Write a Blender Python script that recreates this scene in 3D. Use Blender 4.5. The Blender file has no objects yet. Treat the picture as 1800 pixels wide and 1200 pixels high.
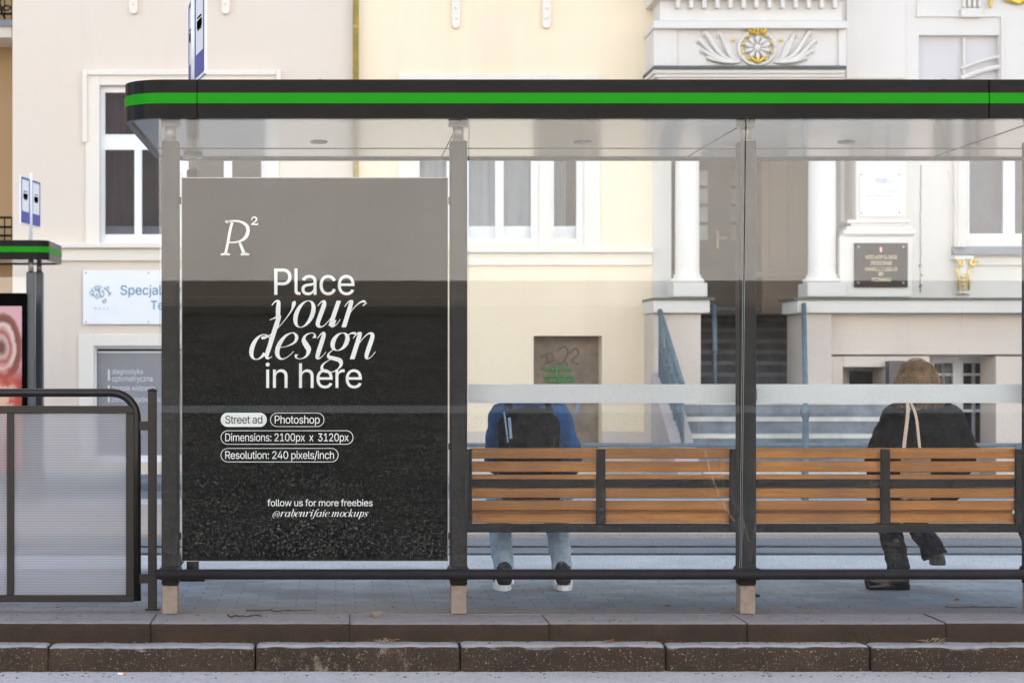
import bpy, bmesh, math, random
from mathutils import Vector, Matrix, noise
random.seed(7)
S = bpy.context.scene
C = S.collection
R = math.radians
# ------------------------------------------------------------------ camera
FPX = 3267.0; VX, VY, CZ = 590.0, 640.0, 1.21
cam_d = bpy.data.cameras.new('camera'); cam = bpy.data.objects.new('camera', cam_d); C.objects.link(cam)
cam.location = (0, 0, CZ); cam.rotation_euler = (R(90), 0, 0)
cam_d.sensor_width = 36; cam_d.lens = FPX / 1800 * 36
cam_d.shift_x = (900 - VX) / 1800; cam_d.shift_y = (VY - 600) / 1800
cam_d.clip_start = .05; cam_d.clip_end = 1500
cam_d.dof.use_dof = True; cam_d.dof.focus_distance = 9.2; cam_d.dof.aperture_fstop = 4.5
S.camera = cam
# ------------------------------------------------------------------ light
SUN_EL, SUN_AZ = 30, 20            # the sun stands behind the white building and lights the far side of the street
w = bpy.data.worlds.new('World'); S.world = w; w.use_nodes = True
nt = w.node_tree; bg = nt.nodes['Background']
sky = nt.nodes.new('ShaderNodeTexSky'); sky.sky_type = 'NISHITA'; sky.sun_disc = False
sky.sun_elevation = R(SUN_EL); sky.sun_rotation = R(SUN_AZ); sky.dust_density = 3.0; sky.air_density = 1.0
hs = nt.nodes.new('ShaderNodeHueSaturation'); hs.inputs['Saturation'].default_value = .72
nt.links.new(sky.outputs[0], hs.inputs['Color']); nt.links.new(hs.outputs[0], bg.inputs[0]); bg.inputs[1].default_value = .12
sun_d = bpy.data.lights.new('sun', 'SUN'); sun = bpy.data.objects.new('sun', sun_d); C.objects.link(sun)
sun_d.energy = 3.6; sun_d.angle = R(.53); sun_d.color = (1.0, .88, .73)
to_sun = Vector((math.sin(R(SUN_AZ)) * math.cos(R(SUN_EL)), math.cos(R(SUN_AZ)) * math.cos(R(SUN_EL)), math.sin(R(SUN_EL))))
sun.rotation_euler = to_sun.to_track_quat('Z', 'Y').to_euler(); sun.location = (10, 40, 30)
S.view_settings.view_transform = 'Standard'; S.view_settings.look = 'None'
S.view_settings.exposure = 2.25; S.view_settings.gamma = 1
S.cycles.max_bounces = 10; S.cycles.transparent_max_bounces = 24; S.cycles.caustics_reflective = False; S.cycles.caustics_refractive = False
S.cycles.sample_clamp_indirect = 6

def X(px, Y): return (px - VX) / FPX * Y
def Z(py, Y): return CZ - (py - VY) / FPX * Y
def P(px, py, Y): return Vector((X(px, Y), Y, Z(py, Y)))

# ------------------------------------------------------------------ materials
class NG:
    def __init__(s, name):
        s.m = bpy.data.materials.new(name); s.m.use_nodes = True; s.t = s.m.node_tree
        s.b = s.t.nodes['Principled BSDF']; s.out = s.t.nodes['Material Output']
        s.pos = s.n('ShaderNodeNewGeometry').outputs['Position']
    def n(s, k, **kw):
        o = s.t.nodes.new(k)
        for a, v in kw.items(): setattr(o, a, v)
        return o
    def l(s, a, b): s.t.links.new(a, b)
    def noise(s, scale, detail=4, rough=.6, vec=None, stretch=None):
        v = vec or s.pos
        if stretch:
            mp = s.n('ShaderNodeMapping'); mp.inputs['Scale'].default_value = stretch; s.l(v, mp.inputs[0]); v = mp.outputs[0]
        t = s.n('ShaderNodeTexNoise'); t.inputs['Scale'].default_value = scale; t.inputs['Detail'].default_value = detail
        t.inputs['Roughness'].default_value = rough; s.l(v, t.inputs['Vector']); return t.outputs['Fac']
    def ramp(s, fac, stops):
        r = s.n('ShaderNodeValToRGB'); e = r.color_ramp.elements
        while len(e) < len(stops): e.new(.5)
        for el, (p, c) in zip(e, stops):
            el.position = p; el.color = (c, c, c, 1) if isinstance(c, (int, float)) else (*c, 1)
        s.l(fac, r.inputs[0]); return r.outputs[0]
    def mix(s, a, b, fac, mode='MIX'):
        m = s.n('ShaderNodeMix', data_type='RGBA', blend_type=mode)
        if isinstance(fac, (int, float)): m.inputs[0].default_value = fac
        else: s.l(fac, m.inputs[0])
        for i, v in ((6, a), (7, b)):
            if isinstance(v, tuple): m.inputs[i].default_value = (*v, 1)
            else: s.l(v, m.inputs[i])
        return m.outputs[2]
    def math(s, op, a, b=0.0):
        m = s.n('ShaderNodeMath', operation=op)
        for i, v in enumerate((a, b)):
            if isinstance(v, (int, float)): m.inputs[i].default_value = v
            else: s.l(v, m.inputs[i])
        return m.outputs[0]
    def xyz(s):
        q = s.n('ShaderNodeSeparateXYZ'); s.l(s.pos, q.inputs[0]); return q.outputs
    def bump(s, h, strength=.3, dist=.01):
        b = s.n('ShaderNodeBump'); b.inputs['Strength'].default_value = strength; b.inputs['Distance'].default_value = dist
        s.l(h, b.inputs['Height']); s.l(b.outputs[0], s.b.inputs['Normal'])
    def set(s, **kw):
        for k, v in kw.items():
            i = s.b.inputs[k.replace('_', ' ')]
            if isinstance(v, tuple): i.default_value = (*v, 1)
            elif isinstance(v, (int, float)): i.default_value = v
            else: s.l(v, i)

def mat(name, col, rough=.6, var=.12, scale=6, bump=0, bscale=80, metal=0, stretch=None, spec=.5):
    g = NG(name)
    f = g.noise(scale, 6, .65, stretch=stretch)
    a = tuple(c * (1 - var) for c in col); b = tuple(min(1, c * (1 + var)) for c in col)
    g.l(g.ramp(f, [(.3, a), (.7, b)]), g.b.inputs['Base Color'])
    g.set(Roughness=rough, Metallic=metal); g.b.inputs['Specular IOR Level'].default_value = spec
    if bump: g.bump(g.noise(bscale, 4, .6, stretch=stretch), bump, .004)
    return g.m

def plaster(name, col, stain=.10, tint=None, rough=.85):
    g = NG(name)
    big = g.noise(.55, 5, .6); fine = g.noise(45, 5, .7); streak = g.noise(2.2, 4, .6, stretch=(1, 1, .12))
    t = tint or tuple(c * .8 for c in col)
    c = g.mix(col, t, g.ramp(big, [(.38, 0.0), (.75, stain * 4)]))
    c = g.mix(c, tuple(k * .72 for k in col), g.ramp(streak, [(.52, 0.0), (.85, stain * 3)]))
    c = g.mix(c, tuple(k * .85 for k in col), g.ramp(fine, [(.5, 0.0), (.8, .35)]))
    g.set(Roughness=rough); g.l(c, g.b.inputs['Base Color']); g.bump(fine, .25, .003)
    return g.m

M = {}
M['facade'] = plaster('facade_beige', (.775, .68, .565), .13, (.76, .62, .50))
M['facade_glow'] = plaster('facade_cream_glow', (.93, .79, .57), .12, (.90, .68, .47))  # brighter, yellower facade: reflected sun glow painted into the albedo
M['trim'] = plaster('trim_cream', (.86, .79, .68), .05)
M['white_stucco'] = plaster('white_stucco', (.78, .735, .67), .08)
M['grey_stucco'] = plaster('grey_stucco', (.68, .65, .63), .10)
M['base_stone'] = plaster('base_stone', (.74, .63, .54), .16, (.58, .49, .42))
M['orange_wall'] = plaster('orange_wall', (.50, .32, .16), .1)
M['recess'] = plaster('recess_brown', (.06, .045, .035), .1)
M['win_white'] = mat('window_white', (.85, .86, .88), .35, .03)
M['sill_metal'] = mat('sill_metal', (.22, .23, .26), .45, .15, 8)
M['dark_ledge'] = mat('ledge_flashing', (.07, .09, .09), .5, .3, 10)
M['anthracite'] = mat('anthracite_paint', (.011, .010, .0105), .22, .25, 3, .06, 300, spec=.07)
M['post_dark'] = mat('post_paint', (.022, .020, .021), .5, .2, 9, .3, 200, spec=.12)
M['rail_dark'] = mat('railing_paint', (.016, .0135, .012), .38, .15, 7, .15, 250, spec=.35)
M['tube_grey'] = mat('steel_tube', (.36, .34, .33), .35, .1, 10, 0, 80, .5)
M['foot'] = mat('post_foot', (.24, .19, .155), .55, .22, 22, .4, 180)
M['green'] = mat('green_stripe', (.008, .26, .003), .45, .05, 2, spec=.1)
M['poster_black'] = mat('poster_black', (.004, .004, .0035), .9, .1, spec=0.0)
M['white_paint'] = mat('white_print', (.9, .9, .9), .5, .02)
M['white_plate'] = mat('white_plate', (.86, .87, .89), .4, .02)
M['cyan'] = mat('cyan_print', (.0, .17, .30), .5, .02)
M['greyblue'] = mat('greyblue_print', (.25, .38, .48), .5, .1)
M['film'] = mat('window_film', (.27, .27, .28), .35, .06, 3)
M['film_text'] = mat('film_text', (.75, .77, .8), .5, .02)
M['blue_print'] = mat('blue_print', (.06, .08, .36), .45, .03)
M['plaque_blue'] = mat('plaque_blue', (.04, .09, .35), .5, .03)
M['black_stone'] = mat('black_granite', (.008, .008, .010), .45, .3, 60, spec=.12)
M['gold'] = mat('gilding', (.85, .58, .10), .35, .2, 20, 0, 80, .6)
M['gold_text'] = mat('gold_lettering', (.85, .68, .40), .4, .1, 20)
M['red'] = mat('red_enamel', (.55, .03, .04), .4, .05)
M['blue_iron'] = mat('blue_grey_iron', (.13, .18, .21), .5, .25, 14)
M['mustard'] = mat('mustard_pipe', (.42, .31, .07), .4, .25, 5)
M['green_graffiti'] = mat('green_spray', (.10, .22, .08), .8, .5, 30)
M['dark_graffiti'] = mat('dark_spray', (.15, .11, .085), .8, .3, 20)
M['stair'] = mat('stair_stone', (.13, .125, .135), .8, .35, 5, .3, 60)
M['stair_light'] = mat('stair_stone_light', (.52, .49, .44), .8, .2, 4, .3, 60)
M['stair_wall'] = plaster('stair_cheek', (.55, .48, .46), .2, (.32, .25, .24))
M['curtain'] = mat('curtain', (.20, .225, .26), .9, .08, 3)
M['curtain_violet'] = mat('curtain_violet', (.035, .02, .05), .9, .2, 3)
M['room'] = mat('room_dark', (.03, .028, .033), .9, .3, 3)
M['blind'] = mat('blind', (.12, .12, .15), .9, .1, 8)
M['hair'] = mat('hair', (.20, .115, .055), .5, .45, 30, .6, 120, stretch=(6, 6, .5))
M['coat'] = mat('black_coat', (.012, .012, .013), .95, .3, 25, .5, 160, spec=.1)
M['trouser_black'] = mat('black_trousers', (.014, .017, .026), .9, .3, 20, .4, 120, spec=.1)
M['boot'] = mat('black_leather', (.010, .009, .009), .4, .3, 20)
M['skin'] = mat('skin', (.55, .34, .25), .5, .08, 20)
M['jacket_blue'] = mat('blue_jacket', (.016, .085, .26), .85, .4, 14, .6, 30)
M['jeans'] = mat('jeans', (.36, .47, .60), .9, .25, 18, .4, 150)
M['pack'] = mat('backpack_fabric', (.018, .018, .020), .9, .4, 25, .4, 200, spec=.12)
M['strap'] = mat('reflective_strap', (.35, .5, .7), .5, .1, 10)
M['canvas'] = mat('canvas', (.80, .62, .50), .9, .08, 20, .3, 200)
M['sneaker'] = mat('sneaker_dark', (.03, .035, .04), .7, .2, 20)
M['rubber'] = mat('white_rubber', (.72, .74, .75), .6, .1, 20)
M['leaf'] = mat('dry_leaf', (.20, .09, .03), .8, .4, 30)
M['twig'] = mat('twig', (.06, .04, .025), .9, .3, 30)
M['orange_filter'] = mat('orange_filter', (.7, .25, .05), .8, .1)
M['soffit_lamp'] = mat('soffit_lamp', (.12, .12, .12), .4, .1)

def wood():
    g = NG('orange_wood'); f = g.noise(9, 8, .7, stretch=(.6, 14, 14)); k = g.noise(1.3, 3, .6)
    c = g.ramp(f, [(.25, (.30, .10, .016)), (.5, (.56, .215, .034)), (.8, (.78, .35, .075))])
    c = g.mix(c, (.22, .085, .03), g.ramp(k, [(.42, 0.0), (.72, .75)]))
    x, y, z = g.xyz(); cb = g.n('ShaderNodeCombineXYZ'); g.l(g.math('FLOOR', g.math('MULTIPLY', g.math('SUBTRACT', x, .02), 1.43)), cb.inputs[0]); g.l(g.math('FLOOR', g.math('MULTIPLY', z, 14.6)), cb.inputs[2])
    wn = g.n('ShaderNodeTexWhiteNoise'); g.l(cb.outputs[0], wn.inputs['Vector']); c = g.mix(c, (.20, .070, .018), g.math('MULTIPLY', wn.outputs['Value'], .5))
    sp = g.noise(120, 4, .8, stretch=(.25, 1, 1)); c = g.mix(c, (.06, .03, .015), g.ramp(sp, [(.60, 0.0), (.70, .7)]))
    g.l(c, g.b.inputs['Base Color']); g.set(Roughness=.5); g.bump(f, .3, .002); return g.m
M['wood'] = wood()
def ceiling():
    g = NG('canopy_soffit'); f = g.noise(2.2, 9, .72, stretch=(1, 3.0, 1)); k = g.noise(30, 5, .6, stretch=(.4, 3, 1))
    x, y, z = g.xyz()
    c = g.ramp(f, [(.35, (.12, .13, .145)), (.65, (.19, .195, .215))])
    edge = g.ramp(g.math('ABSOLUTE', g.math('SUBTRACT', g.math('ADD', f, 0.0), .5)), [(0.0, 1.0), (.02, 0.0)])
    c = g.mix(c, (.20, .18, .16), g.math('MULTIPLY', edge, .35))
    c = g.mix(c, (.25, .25, .25), g.ramp(k, [(.55, 0.0), (.8, .4)]))
    g.l(c, g.b.inputs['Base Color']); g.set(Roughness=.16, Metallic=.0); g.b.inputs['Specular IOR Level'].default_value = .6
    g.b.inputs['Coat Weight'].default_value = .5; g.b.inputs['Coat Roughness'].default_value = .08
    return g.m
M['ceiling'] = ceiling()
def paving():
    g = NG('block_paving'); b = g.n('ShaderNodeTexBrick'); g.l(g.pos, b.inputs['Vector'])
    b.inputs['Scale'].default_value = 1; b.inputs['Brick Width'].default_value = .2; b.inputs['Row Height'].default_value = .1
    b.inputs['Mortar Size'].default_value = .004; b.inputs['Mortar Smooth'].default_value = .3
    b.inputs['Color1'].default_value = (.215, .27, .33, 1); b.inputs['Color2'].default_value = (.28, .345, .41, 1); b.inputs['Mortar'].default_value = (.13, .15, .17, 1)
    n1 = g.noise(1.6, 5, .65); n2 = g.noise(60, 6, .7); x, y, z = g.xyz()
    c = g.mix(b.outputs['Color'], (.11, .13, .155), g.ramp(n1, [(.42, 0.0), (.66, .75)]))
    c = g.mix(c, (.42, .43, .45), g.ramp(n2, [(.58, 0.0), (.75, .5)]))
    edge = g.ramp(g.math('ADD', y, g.math('MULTIPLY', n1, .5)), [(0.0, 1.0), (1.0, 0.0)])
    mr = g.n('ShaderNodeMapRange'); g.l(g.math('ADD', y, g.math('MULTIPLY', n1, .5)), mr.inputs[0])
    mr.inputs[1].default_value = 9.25; mr.inputs[2].default_value = 9.75; mr.inputs[3].default_value = .75; mr.inputs[4].default_value = 0
    c = g.mix(c, (.17, .125, .085), mr.outputs[0])
    g.l(c, g.b.inputs['Base Color']); g.set(Roughness=.7); g.bump(n2, .4, .004); return g.m
M['paving'] = paving()
def asphalt(name, a, b, light=(.3, .28, .27), spk=.66, gs=70, crack=0.0):
    g = NG(name); n1 = g.noise(2.2, 5, .65); n2 = g.noise(gs, 4, .75); n3 = g.noise(60, 4, .8)
    v = g.n('ShaderNodeTexVoronoi', feature='DISTANCE_TO_EDGE'); v.inputs['Scale'].default_value = 1.1
    w2 = g.mix(g.pos, n3, .12); g.l(w2, v.inputs['Vector'])
    c = g.ramp(n1, [(.3, a), (.7, b)])
    pt = g.noise(1.7, 5, .7); sk = g.ramp(n2, [(spk - .1, 0.0), (spk, .8)])
    c = g.mix(c, light, g.math('MULTIPLY', sk, g.ramp(pt, [(.36, 1.0 - crack), (.64, 1.0)])))
    c = g.mix(c, tuple(k * .4 for k in a), g.ramp(n3, [(.3, .8), (.5, 0.0)]))
    c = g.mix(c, (.01, .01, .01), g.ramp(v.outputs[0], [(0.0, crack), (.02, 0.0)]))
    g.l(c, g.b.inputs['Base Color']); g.set(Roughness=.85); g.bump(n2, .6, .006); return g.m
M['asphalt'] = asphalt('asphalt', (.007, .006, .0045), (.030, .024, .016), (.50, .42, .32), .61, 26, .9)
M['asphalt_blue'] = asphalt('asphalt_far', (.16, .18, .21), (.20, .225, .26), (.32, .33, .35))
M['gutter'] = asphalt('pale_gutter', (.50, .46, .45), (.62, .57, .56), (.72, .68, .67), .7)
M['concrete'] = asphalt('pale_concrete', (.44, .47, .49), (.60, .63, .65), (.72, .73, .75), .7)
M['concrete_dull'] = asphalt('opposite_pavement', (.055, .048, .038), (.08, .07, .058), (.13, .12, .1), .7)
M['beige_paving'] = asphalt('beige_paving', (.42, .36, .31), (.50, .43, .38), (.58, .52, .46), .7)
M['line'] = mat('road_line', (.42, .42, .40), .8, .15, 12)
M['yline'] = mat('yellow_line', (.34, .22, .10), .8, .3, 12)
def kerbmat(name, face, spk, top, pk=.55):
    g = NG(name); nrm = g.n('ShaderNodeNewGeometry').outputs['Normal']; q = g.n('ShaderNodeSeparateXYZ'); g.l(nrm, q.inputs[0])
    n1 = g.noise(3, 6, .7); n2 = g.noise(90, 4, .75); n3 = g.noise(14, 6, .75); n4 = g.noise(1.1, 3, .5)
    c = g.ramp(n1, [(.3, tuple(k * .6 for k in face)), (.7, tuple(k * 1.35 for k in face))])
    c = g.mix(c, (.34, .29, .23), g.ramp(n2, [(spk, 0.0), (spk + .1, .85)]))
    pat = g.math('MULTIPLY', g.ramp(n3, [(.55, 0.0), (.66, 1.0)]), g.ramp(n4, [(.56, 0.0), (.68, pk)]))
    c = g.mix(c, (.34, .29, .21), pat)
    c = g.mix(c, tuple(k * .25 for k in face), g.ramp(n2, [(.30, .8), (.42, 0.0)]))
    # paler upward faces: dust, plus sky light from above put into the colour
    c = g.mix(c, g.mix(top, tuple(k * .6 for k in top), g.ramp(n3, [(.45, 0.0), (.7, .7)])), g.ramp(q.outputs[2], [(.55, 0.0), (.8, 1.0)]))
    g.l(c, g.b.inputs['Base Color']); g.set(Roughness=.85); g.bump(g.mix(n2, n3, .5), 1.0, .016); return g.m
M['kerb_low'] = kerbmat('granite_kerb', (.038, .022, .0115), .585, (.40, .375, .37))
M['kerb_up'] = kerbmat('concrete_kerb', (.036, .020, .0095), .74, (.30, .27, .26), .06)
def cladding():
    g = NG('pale_cladding'); x, y, z = g.xyz(); f = g.math('FRACT', g.math('MULTIPLY', x, 1 / 1.45))
    n = g.noise(.5, 4, .5)
    c = g.ramp(n, [(.3, (.54, .55, .57)), (.7, (.60, .61, .63))])
    c = g.mix(c, (.45, .44, .43), g.ramp(f, [(0.0, 1.0), (.014, 0.0)]))
    g.l(c, g.b.inputs['Base Color']); g.set(Roughness=.9); return g.m
M['cladding'] = cladding()
def glass(name, refl, dust=0.0, fk=.2):
    g = NG(name); t = g.t; t.nodes.remove(g.b)
    tr = g.n('ShaderNodeBsdfTransparent'); tr.inputs[0].default_value = (.97, .985, .98, 1)
    gl = g.n('ShaderNodeBsdfGlossy'); gl.inputs['Roughness'].default_value = 0.0; gl.inputs[0].default_value = (1, 1, 1, 1)
    ms = g.n('ShaderNodeMixShader')
    fr = g.n('ShaderNodeLayerWeight'); fr.inputs[0].default_value = .25
    fac = g.math('ADD', g.math('MULTIPLY', fr.outputs['Fresnel'], fk), refl); fac = g.math('MINIMUM', fac, 1.0)
    g.l(fac, ms.inputs[0]); g.l(tr.outputs[0], ms.inputs[1]); g.l(gl.outputs[0], ms.inputs[2])
    o = ms.outputs[0]
    if dust:
        df = g.n('ShaderNodeBsdfDiffuse'); df.inputs[0].default_value = (.75, .74, .72, 1)
        x, y, z = g.xyz()
        mr = g.n('ShaderNodeMapRange'); g.l(z, mr.inputs[0]); mr.inputs[1].default_value = .15; mr.inputs[2].default_value = 1.5; mr.inputs[3].default_value = 1.0; mr.inputs[4].default_value = .04
        n1 = g.noise(85, 3, .8); n2 = g.noise(2.0, 6, .7); n3 = g.noise(5, 6, .7, stretch=(3, 1, .5))
        sp = g.ramp(n1, [(.57, 0.0), (.68, 1.0)])
        big = g.ramp(n2, [(.3, .35), (.7, 1.0)])
        f = g.math('MULTIPLY', g.math('MULTIPLY', sp, big), g.math('MULTIPLY', mr.outputs[0], dust))
        f = g.math('ADD', f, g.math('MULTIPLY', g.ramp(n3, [(.62, 0.0), (.8, 1.0)]), .008))
        m2 = g.n('ShaderNodeMixShader'); g.l(f, m2.inputs[0]); g.l(o, m2.inputs[1]); g.l(df.outputs[0], m2.inputs[2]); o = m2.outputs[0]
    g.l(o, g.out.inputs[0]); return g.m
M['glass'] = glass('shelter_glass', .034, .27)
M['side_glass'] = glass('side_glass', .04, .1)
M['pane'] = glass('window_pane', .016, 0, .08)
M['glass_edge'] = mat('glass_edge', (.65, .72, .70), .2, .05)
def frosted():
    g = NG('frosted_band'); t = g.t; n = g.noise(3, 5, .6)
    d = g.n('ShaderNodeBsdfDiffuse'); g.l(g.ramp(n, [(.3, (.86, .87, .88)), (.7, (.92, .93, .94))]), d.inputs[0])
    tl = g.n('ShaderNodeBsdfTranslucent'); tl.inputs[0].default_value = (.95, .96, .98, 1)
    m = g.n('ShaderNodeMixShader'); m.inputs[0].default_value = .5; g.l(d.outputs[0], m.inputs[1]); g.l(tl.outputs[0], m.inputs[2])
    tr = g.n('ShaderNodeBsdfTransparent'); m2 = g.n('ShaderNodeMixShader'); m2.inputs[0].default_value = .12
    g.l(m.outputs[0], m2.inputs[1]); g.l(tr.outputs[0], m2.inputs[2]); t.nodes.remove(g.b); g.l(m2.outputs[0], g.out.inputs[0]); return g.m
M['frosted'] = frosted()
def poly():
    g = NG('ribbed_polycarbonate'); t = g.t; x, y, z = g.xyz(); t.nodes.remove(g.b)
    f = g.math('FRACT', g.math('MULTIPLY', z, 1 / .0125)); rib = g.ramp(f, [(0.0, 0.0), (.25, 1.0), (.75, 1.0), (1.0, 0.0)])
    n = g.noise(3, 4, .6, stretch=(.3, 1, 3))
    d = g.n('ShaderNodeBsdfDiffuse'); g.l(g.mix((.30, .31, .34), g.mix((.74, .74, .77), (.84, .84, .86), n), rib), d.inputs[0])
    r = g.n('ShaderNodeBsdfRefraction'); r.inputs['Roughness'].default_value = .13; r.inputs['IOR'].default_value = 1.10; r.inputs[0].default_value = (.95, .96, 1, 1)
    m = g.n('ShaderNodeMixShader'); m.inputs[0].default_value = .72; g.l(d.outputs[0], m.inputs[1]); g.l(r.outputs[0], m.inputs[2])
    tl = g.n('ShaderNodeBsdfTranslucent'); tl.inputs[0].default_value = (.8, .82, .86, 1)
    m2 = g.n('ShaderNodeMixShader'); m2.inputs[0].default_value = .25; g.l(m.outputs[0], m2.inputs[1]); g.l(tl.outputs[0], m2.inputs[2])
    g.l(m2.outputs[0], g.out.inputs[0]); return g.m
M['poly'] = poly()
def advert():
    g = NG('dessert_poster'); n = g.noise(3.0, 5, .6); n2 = g.noise(1.2, 3, .5)
    x, y, z = g.xyz(); dx = g.math('SUBTRACT', x, X(2, 17.3)); dz = g.math('MULTIPLY', g.math('SUBTRACT', z, Z(610, 17.3)), .62)
    r = g.math('SQRT', g.math('ADD', g.math('MULTIPLY', dx, dx), g.math('MULTIPLY', dz, dz))); r = g.math('ADD', r, g.math('MULTIPLY', g.math('SUBTRACT', n, .5), .09))
    c = g.ramp(g.math('MULTIPLY', r, 2.2), [(.05, (.10, .015, .01)), (.14, (.45, .30, .27)), (.20, (.30, .05, .035)), (.28, (.62, .45, .42)), (.33, (.12, .012, .008)), (.40, (.20, .03, .02)), (.44, (.55, .30, .32))])
    mr = g.n('ShaderNodeMapRange'); g.l(z, mr.inputs[0]); mr.inputs[1].default_value = 1.05; mr.inputs[2].default_value = 1.25; mr.inputs[3].default_value = 0; mr.inputs[4].default_value = 1
    low = g.ramp(n, [(.35, (.22, .008, .006)), (.5, (.40, .03, .02)), (.58, (.60, .36, .26))])
    c = g.mix(low, c, mr.outputs[0])
    g.l(c, g.b.inputs['Base Color']); g.set(Roughness=.3); return g.m
M['advert'] = advert()

# ------------------------------------------------------------------ mesh helpers
ORG = {}
def tag(o, label=None, cat=None, group=None, kind=None):
    if label: o['label'] = label
    if cat: o['category'] = cat
    if group: o['group'] = group
    if kind: o['kind'] = kind
    return o
def thing(name, loc, label, cat, group=None):
    o = bpy.data.objects.new(name, None); C.objects.link(o); o.location = loc; ORG[o.name] = Vector(loc)
    o.empty_display_size = .2
    return tag(o, label, cat, group)
class MB:
    def __init__(s): s.bm = bmesh.new(); s.mi = 0
    def _f(s, fs):
        for f in fs: f.material_index = s.mi
    def quad(s, *pts):
        vs = [s.bm.verts.new(p) for p in pts]; f = s.bm.faces.new(vs); f.material_index = s.mi; return s
    def box(s, x0, x1, y0, y1, z0, z1):
        v = [s.bm.verts.new((x, y, z)) for x in (x0, x1) for y in (y0, y1) for z in (z0, z1)]
        for q in ((0, 1, 3, 2), (4, 6, 7, 5), (0, 4, 5, 1), (2, 3, 7, 6), (0, 2, 6, 4), (1, 5, 7, 3)):
            f = s.bm.faces.new([v[i] for i in q]); f.material_index = s.mi
        return s
    def pbox(s, px0, px1, py0, py1, Y0, Y1):     # front face spans these pixels of the measured photo at depth Y0
        return s.box(X(px0, Y0), X(px1, Y0), Y0, Y1, Z(py1, Y0), Z(py0, Y0))
    def prism(s, pts, axis, a, b):               # 2-d outline swept along an axis
        def mk(p, t): return {'x': (t, p[0], p[1]), 'y': (p[0], t, p[1]), 'z': (p[0], p[1], t)}[axis]
        A = [s.bm.verts.new(mk(p, a)) for p in pts]; B = [s.bm.verts.new(mk(p, b)) for p in pts]; n = len(pts)
        s._f([s.bm.faces.new(A), s.bm.faces.new(B[::-1])])
        for i in range(n): s._f([s.bm.faces.new((A[i], B[i], B[(i + 1) % n], A[(i + 1) % n]))])
        return s
    def tube(s, pts, r, n=12, cap=True, flat=1.0):
        pts = [Vector(p) for p in pts]; rs = r if isinstance(r, (list, tuple)) else [r] * len(pts); rings = []
        up = None
        for i, p in enumerate(pts):
            d = (pts[min(i + 1, len(pts) - 1)] - pts[max(i - 1, 0)]).normalized()
            if up is None: up = Vector((0, 0, 1)) if abs(d.z) < .9 else Vector((0, 1, 0))
            a = d.cross(up); a.normalize(); b = a.cross(d).normalized(); up = b
            rings.append([s.bm.verts.new(p + (a * math.cos(2 * math.pi * k / n) + b * flat * math.sin(2 * math.pi * k / n)) * rs[i]) for k in range(n)])
        for A, B in zip(rings, rings[1:]):
            for k in range(n):
                f = s.bm.faces.new((A[k], A[(k + 1) % n], B[(k + 1) % n], B[k])); f.smooth = True; f.material_index = s.mi
        if cap: s._f([s.bm.faces.new(rings[0][::-1]), s.bm.faces.new(rings[-1])])
        return s
    def lathe(s, cx, cy, prof, n=24):            # prof: (radius, z)
        rings = [[s.bm.verts.new((cx + r * math.cos(2 * math.pi * k / n), cy + r * math.sin(2 * math.pi * k / n), z)) for k in range(n)] for r, z in prof]
        for A, B in zip(rings, rings[1:]):
            for k in range(n):
                f = s.bm.faces.new((A[k], A[(k + 1) % n], B[(k + 1) % n], B[k])); f.smooth = True; f.material_index = s.mi
        s._f([s.bm.faces.new(rings[0][::-1]), s.bm.faces.new(rings[-1])]); return s
    def ell(s, c, r, sub=2):
        q = bmesh.ops.create_icosphere(s.bm, subdivisions=sub, radius=1)
        for v in q['verts']: v.co = Vector((v.co.x * r[0] + c[0], v.co.y * r[1] + c[1], v.co.z * r[2] + c[2]))
        for v in q['verts']:
            for f in v.link_faces: f.smooth = True; f.material_index = s.mi
        return s
    def mesh(s, m): me = bpy.data.meshes.new_from_object(m) ; return me
    def build(s, name, mats, parent=None, origin=None, bevel=0, label=None, kind=None):
        if not isinstance(mats, (list, tuple)): mats = [mats]
        o0 = ORG[parent.name] if parent else Vector(origin or (0, 0, 0))
        bmesh.ops.recalc_face_normals(s.bm, faces=s.bm.faces[:])
        for v in s.bm.verts: v.co -= o0
        me = bpy.data.meshes.new(name); s.bm.to_mesh(me); s.bm.free()
        for m in mats: me.materials.append(m)
        o = bpy.data.objects.new(name, me); C.objects.link(o)
        if parent: o.parent = parent
        else: o.location = o0
        ORG[o.name] = o0
        if bevel:
            b = o.modifiers.new('bevel', 'BEVEL'); b.width = bevel; b.segments = 2; b.limit_method = 'ANGLE'; b.angle_limit = R(40)
            b.harden_normals = False
        if label: o['label'] = label
        if kind: o['kind'] = kind
        return o
def link_mesh(name, me, parent, m, origin=None):
    o0 = ORG[parent.name] if parent else Vector(origin or (0, 0, 0))
    me.transform(Matrix.Translation(-o0)); me.materials.clear(); me.materials.append(m); me.name = name
    o = bpy.data.objects.new(name, me); C.objects.link(o)
    if parent: o.parent = parent
    else: o.location = o0
    ORG[o.name] = o0; return o
try: FONT = bpy.data.fonts.load(bpy.utils.system_resource('DATAFILES', path='fonts') + '/Inter.woff2')   # Blender's own bundled typeface
except Exception: FONT = None
from mathutils.geometry import delaunay_2d_cdt
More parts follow.
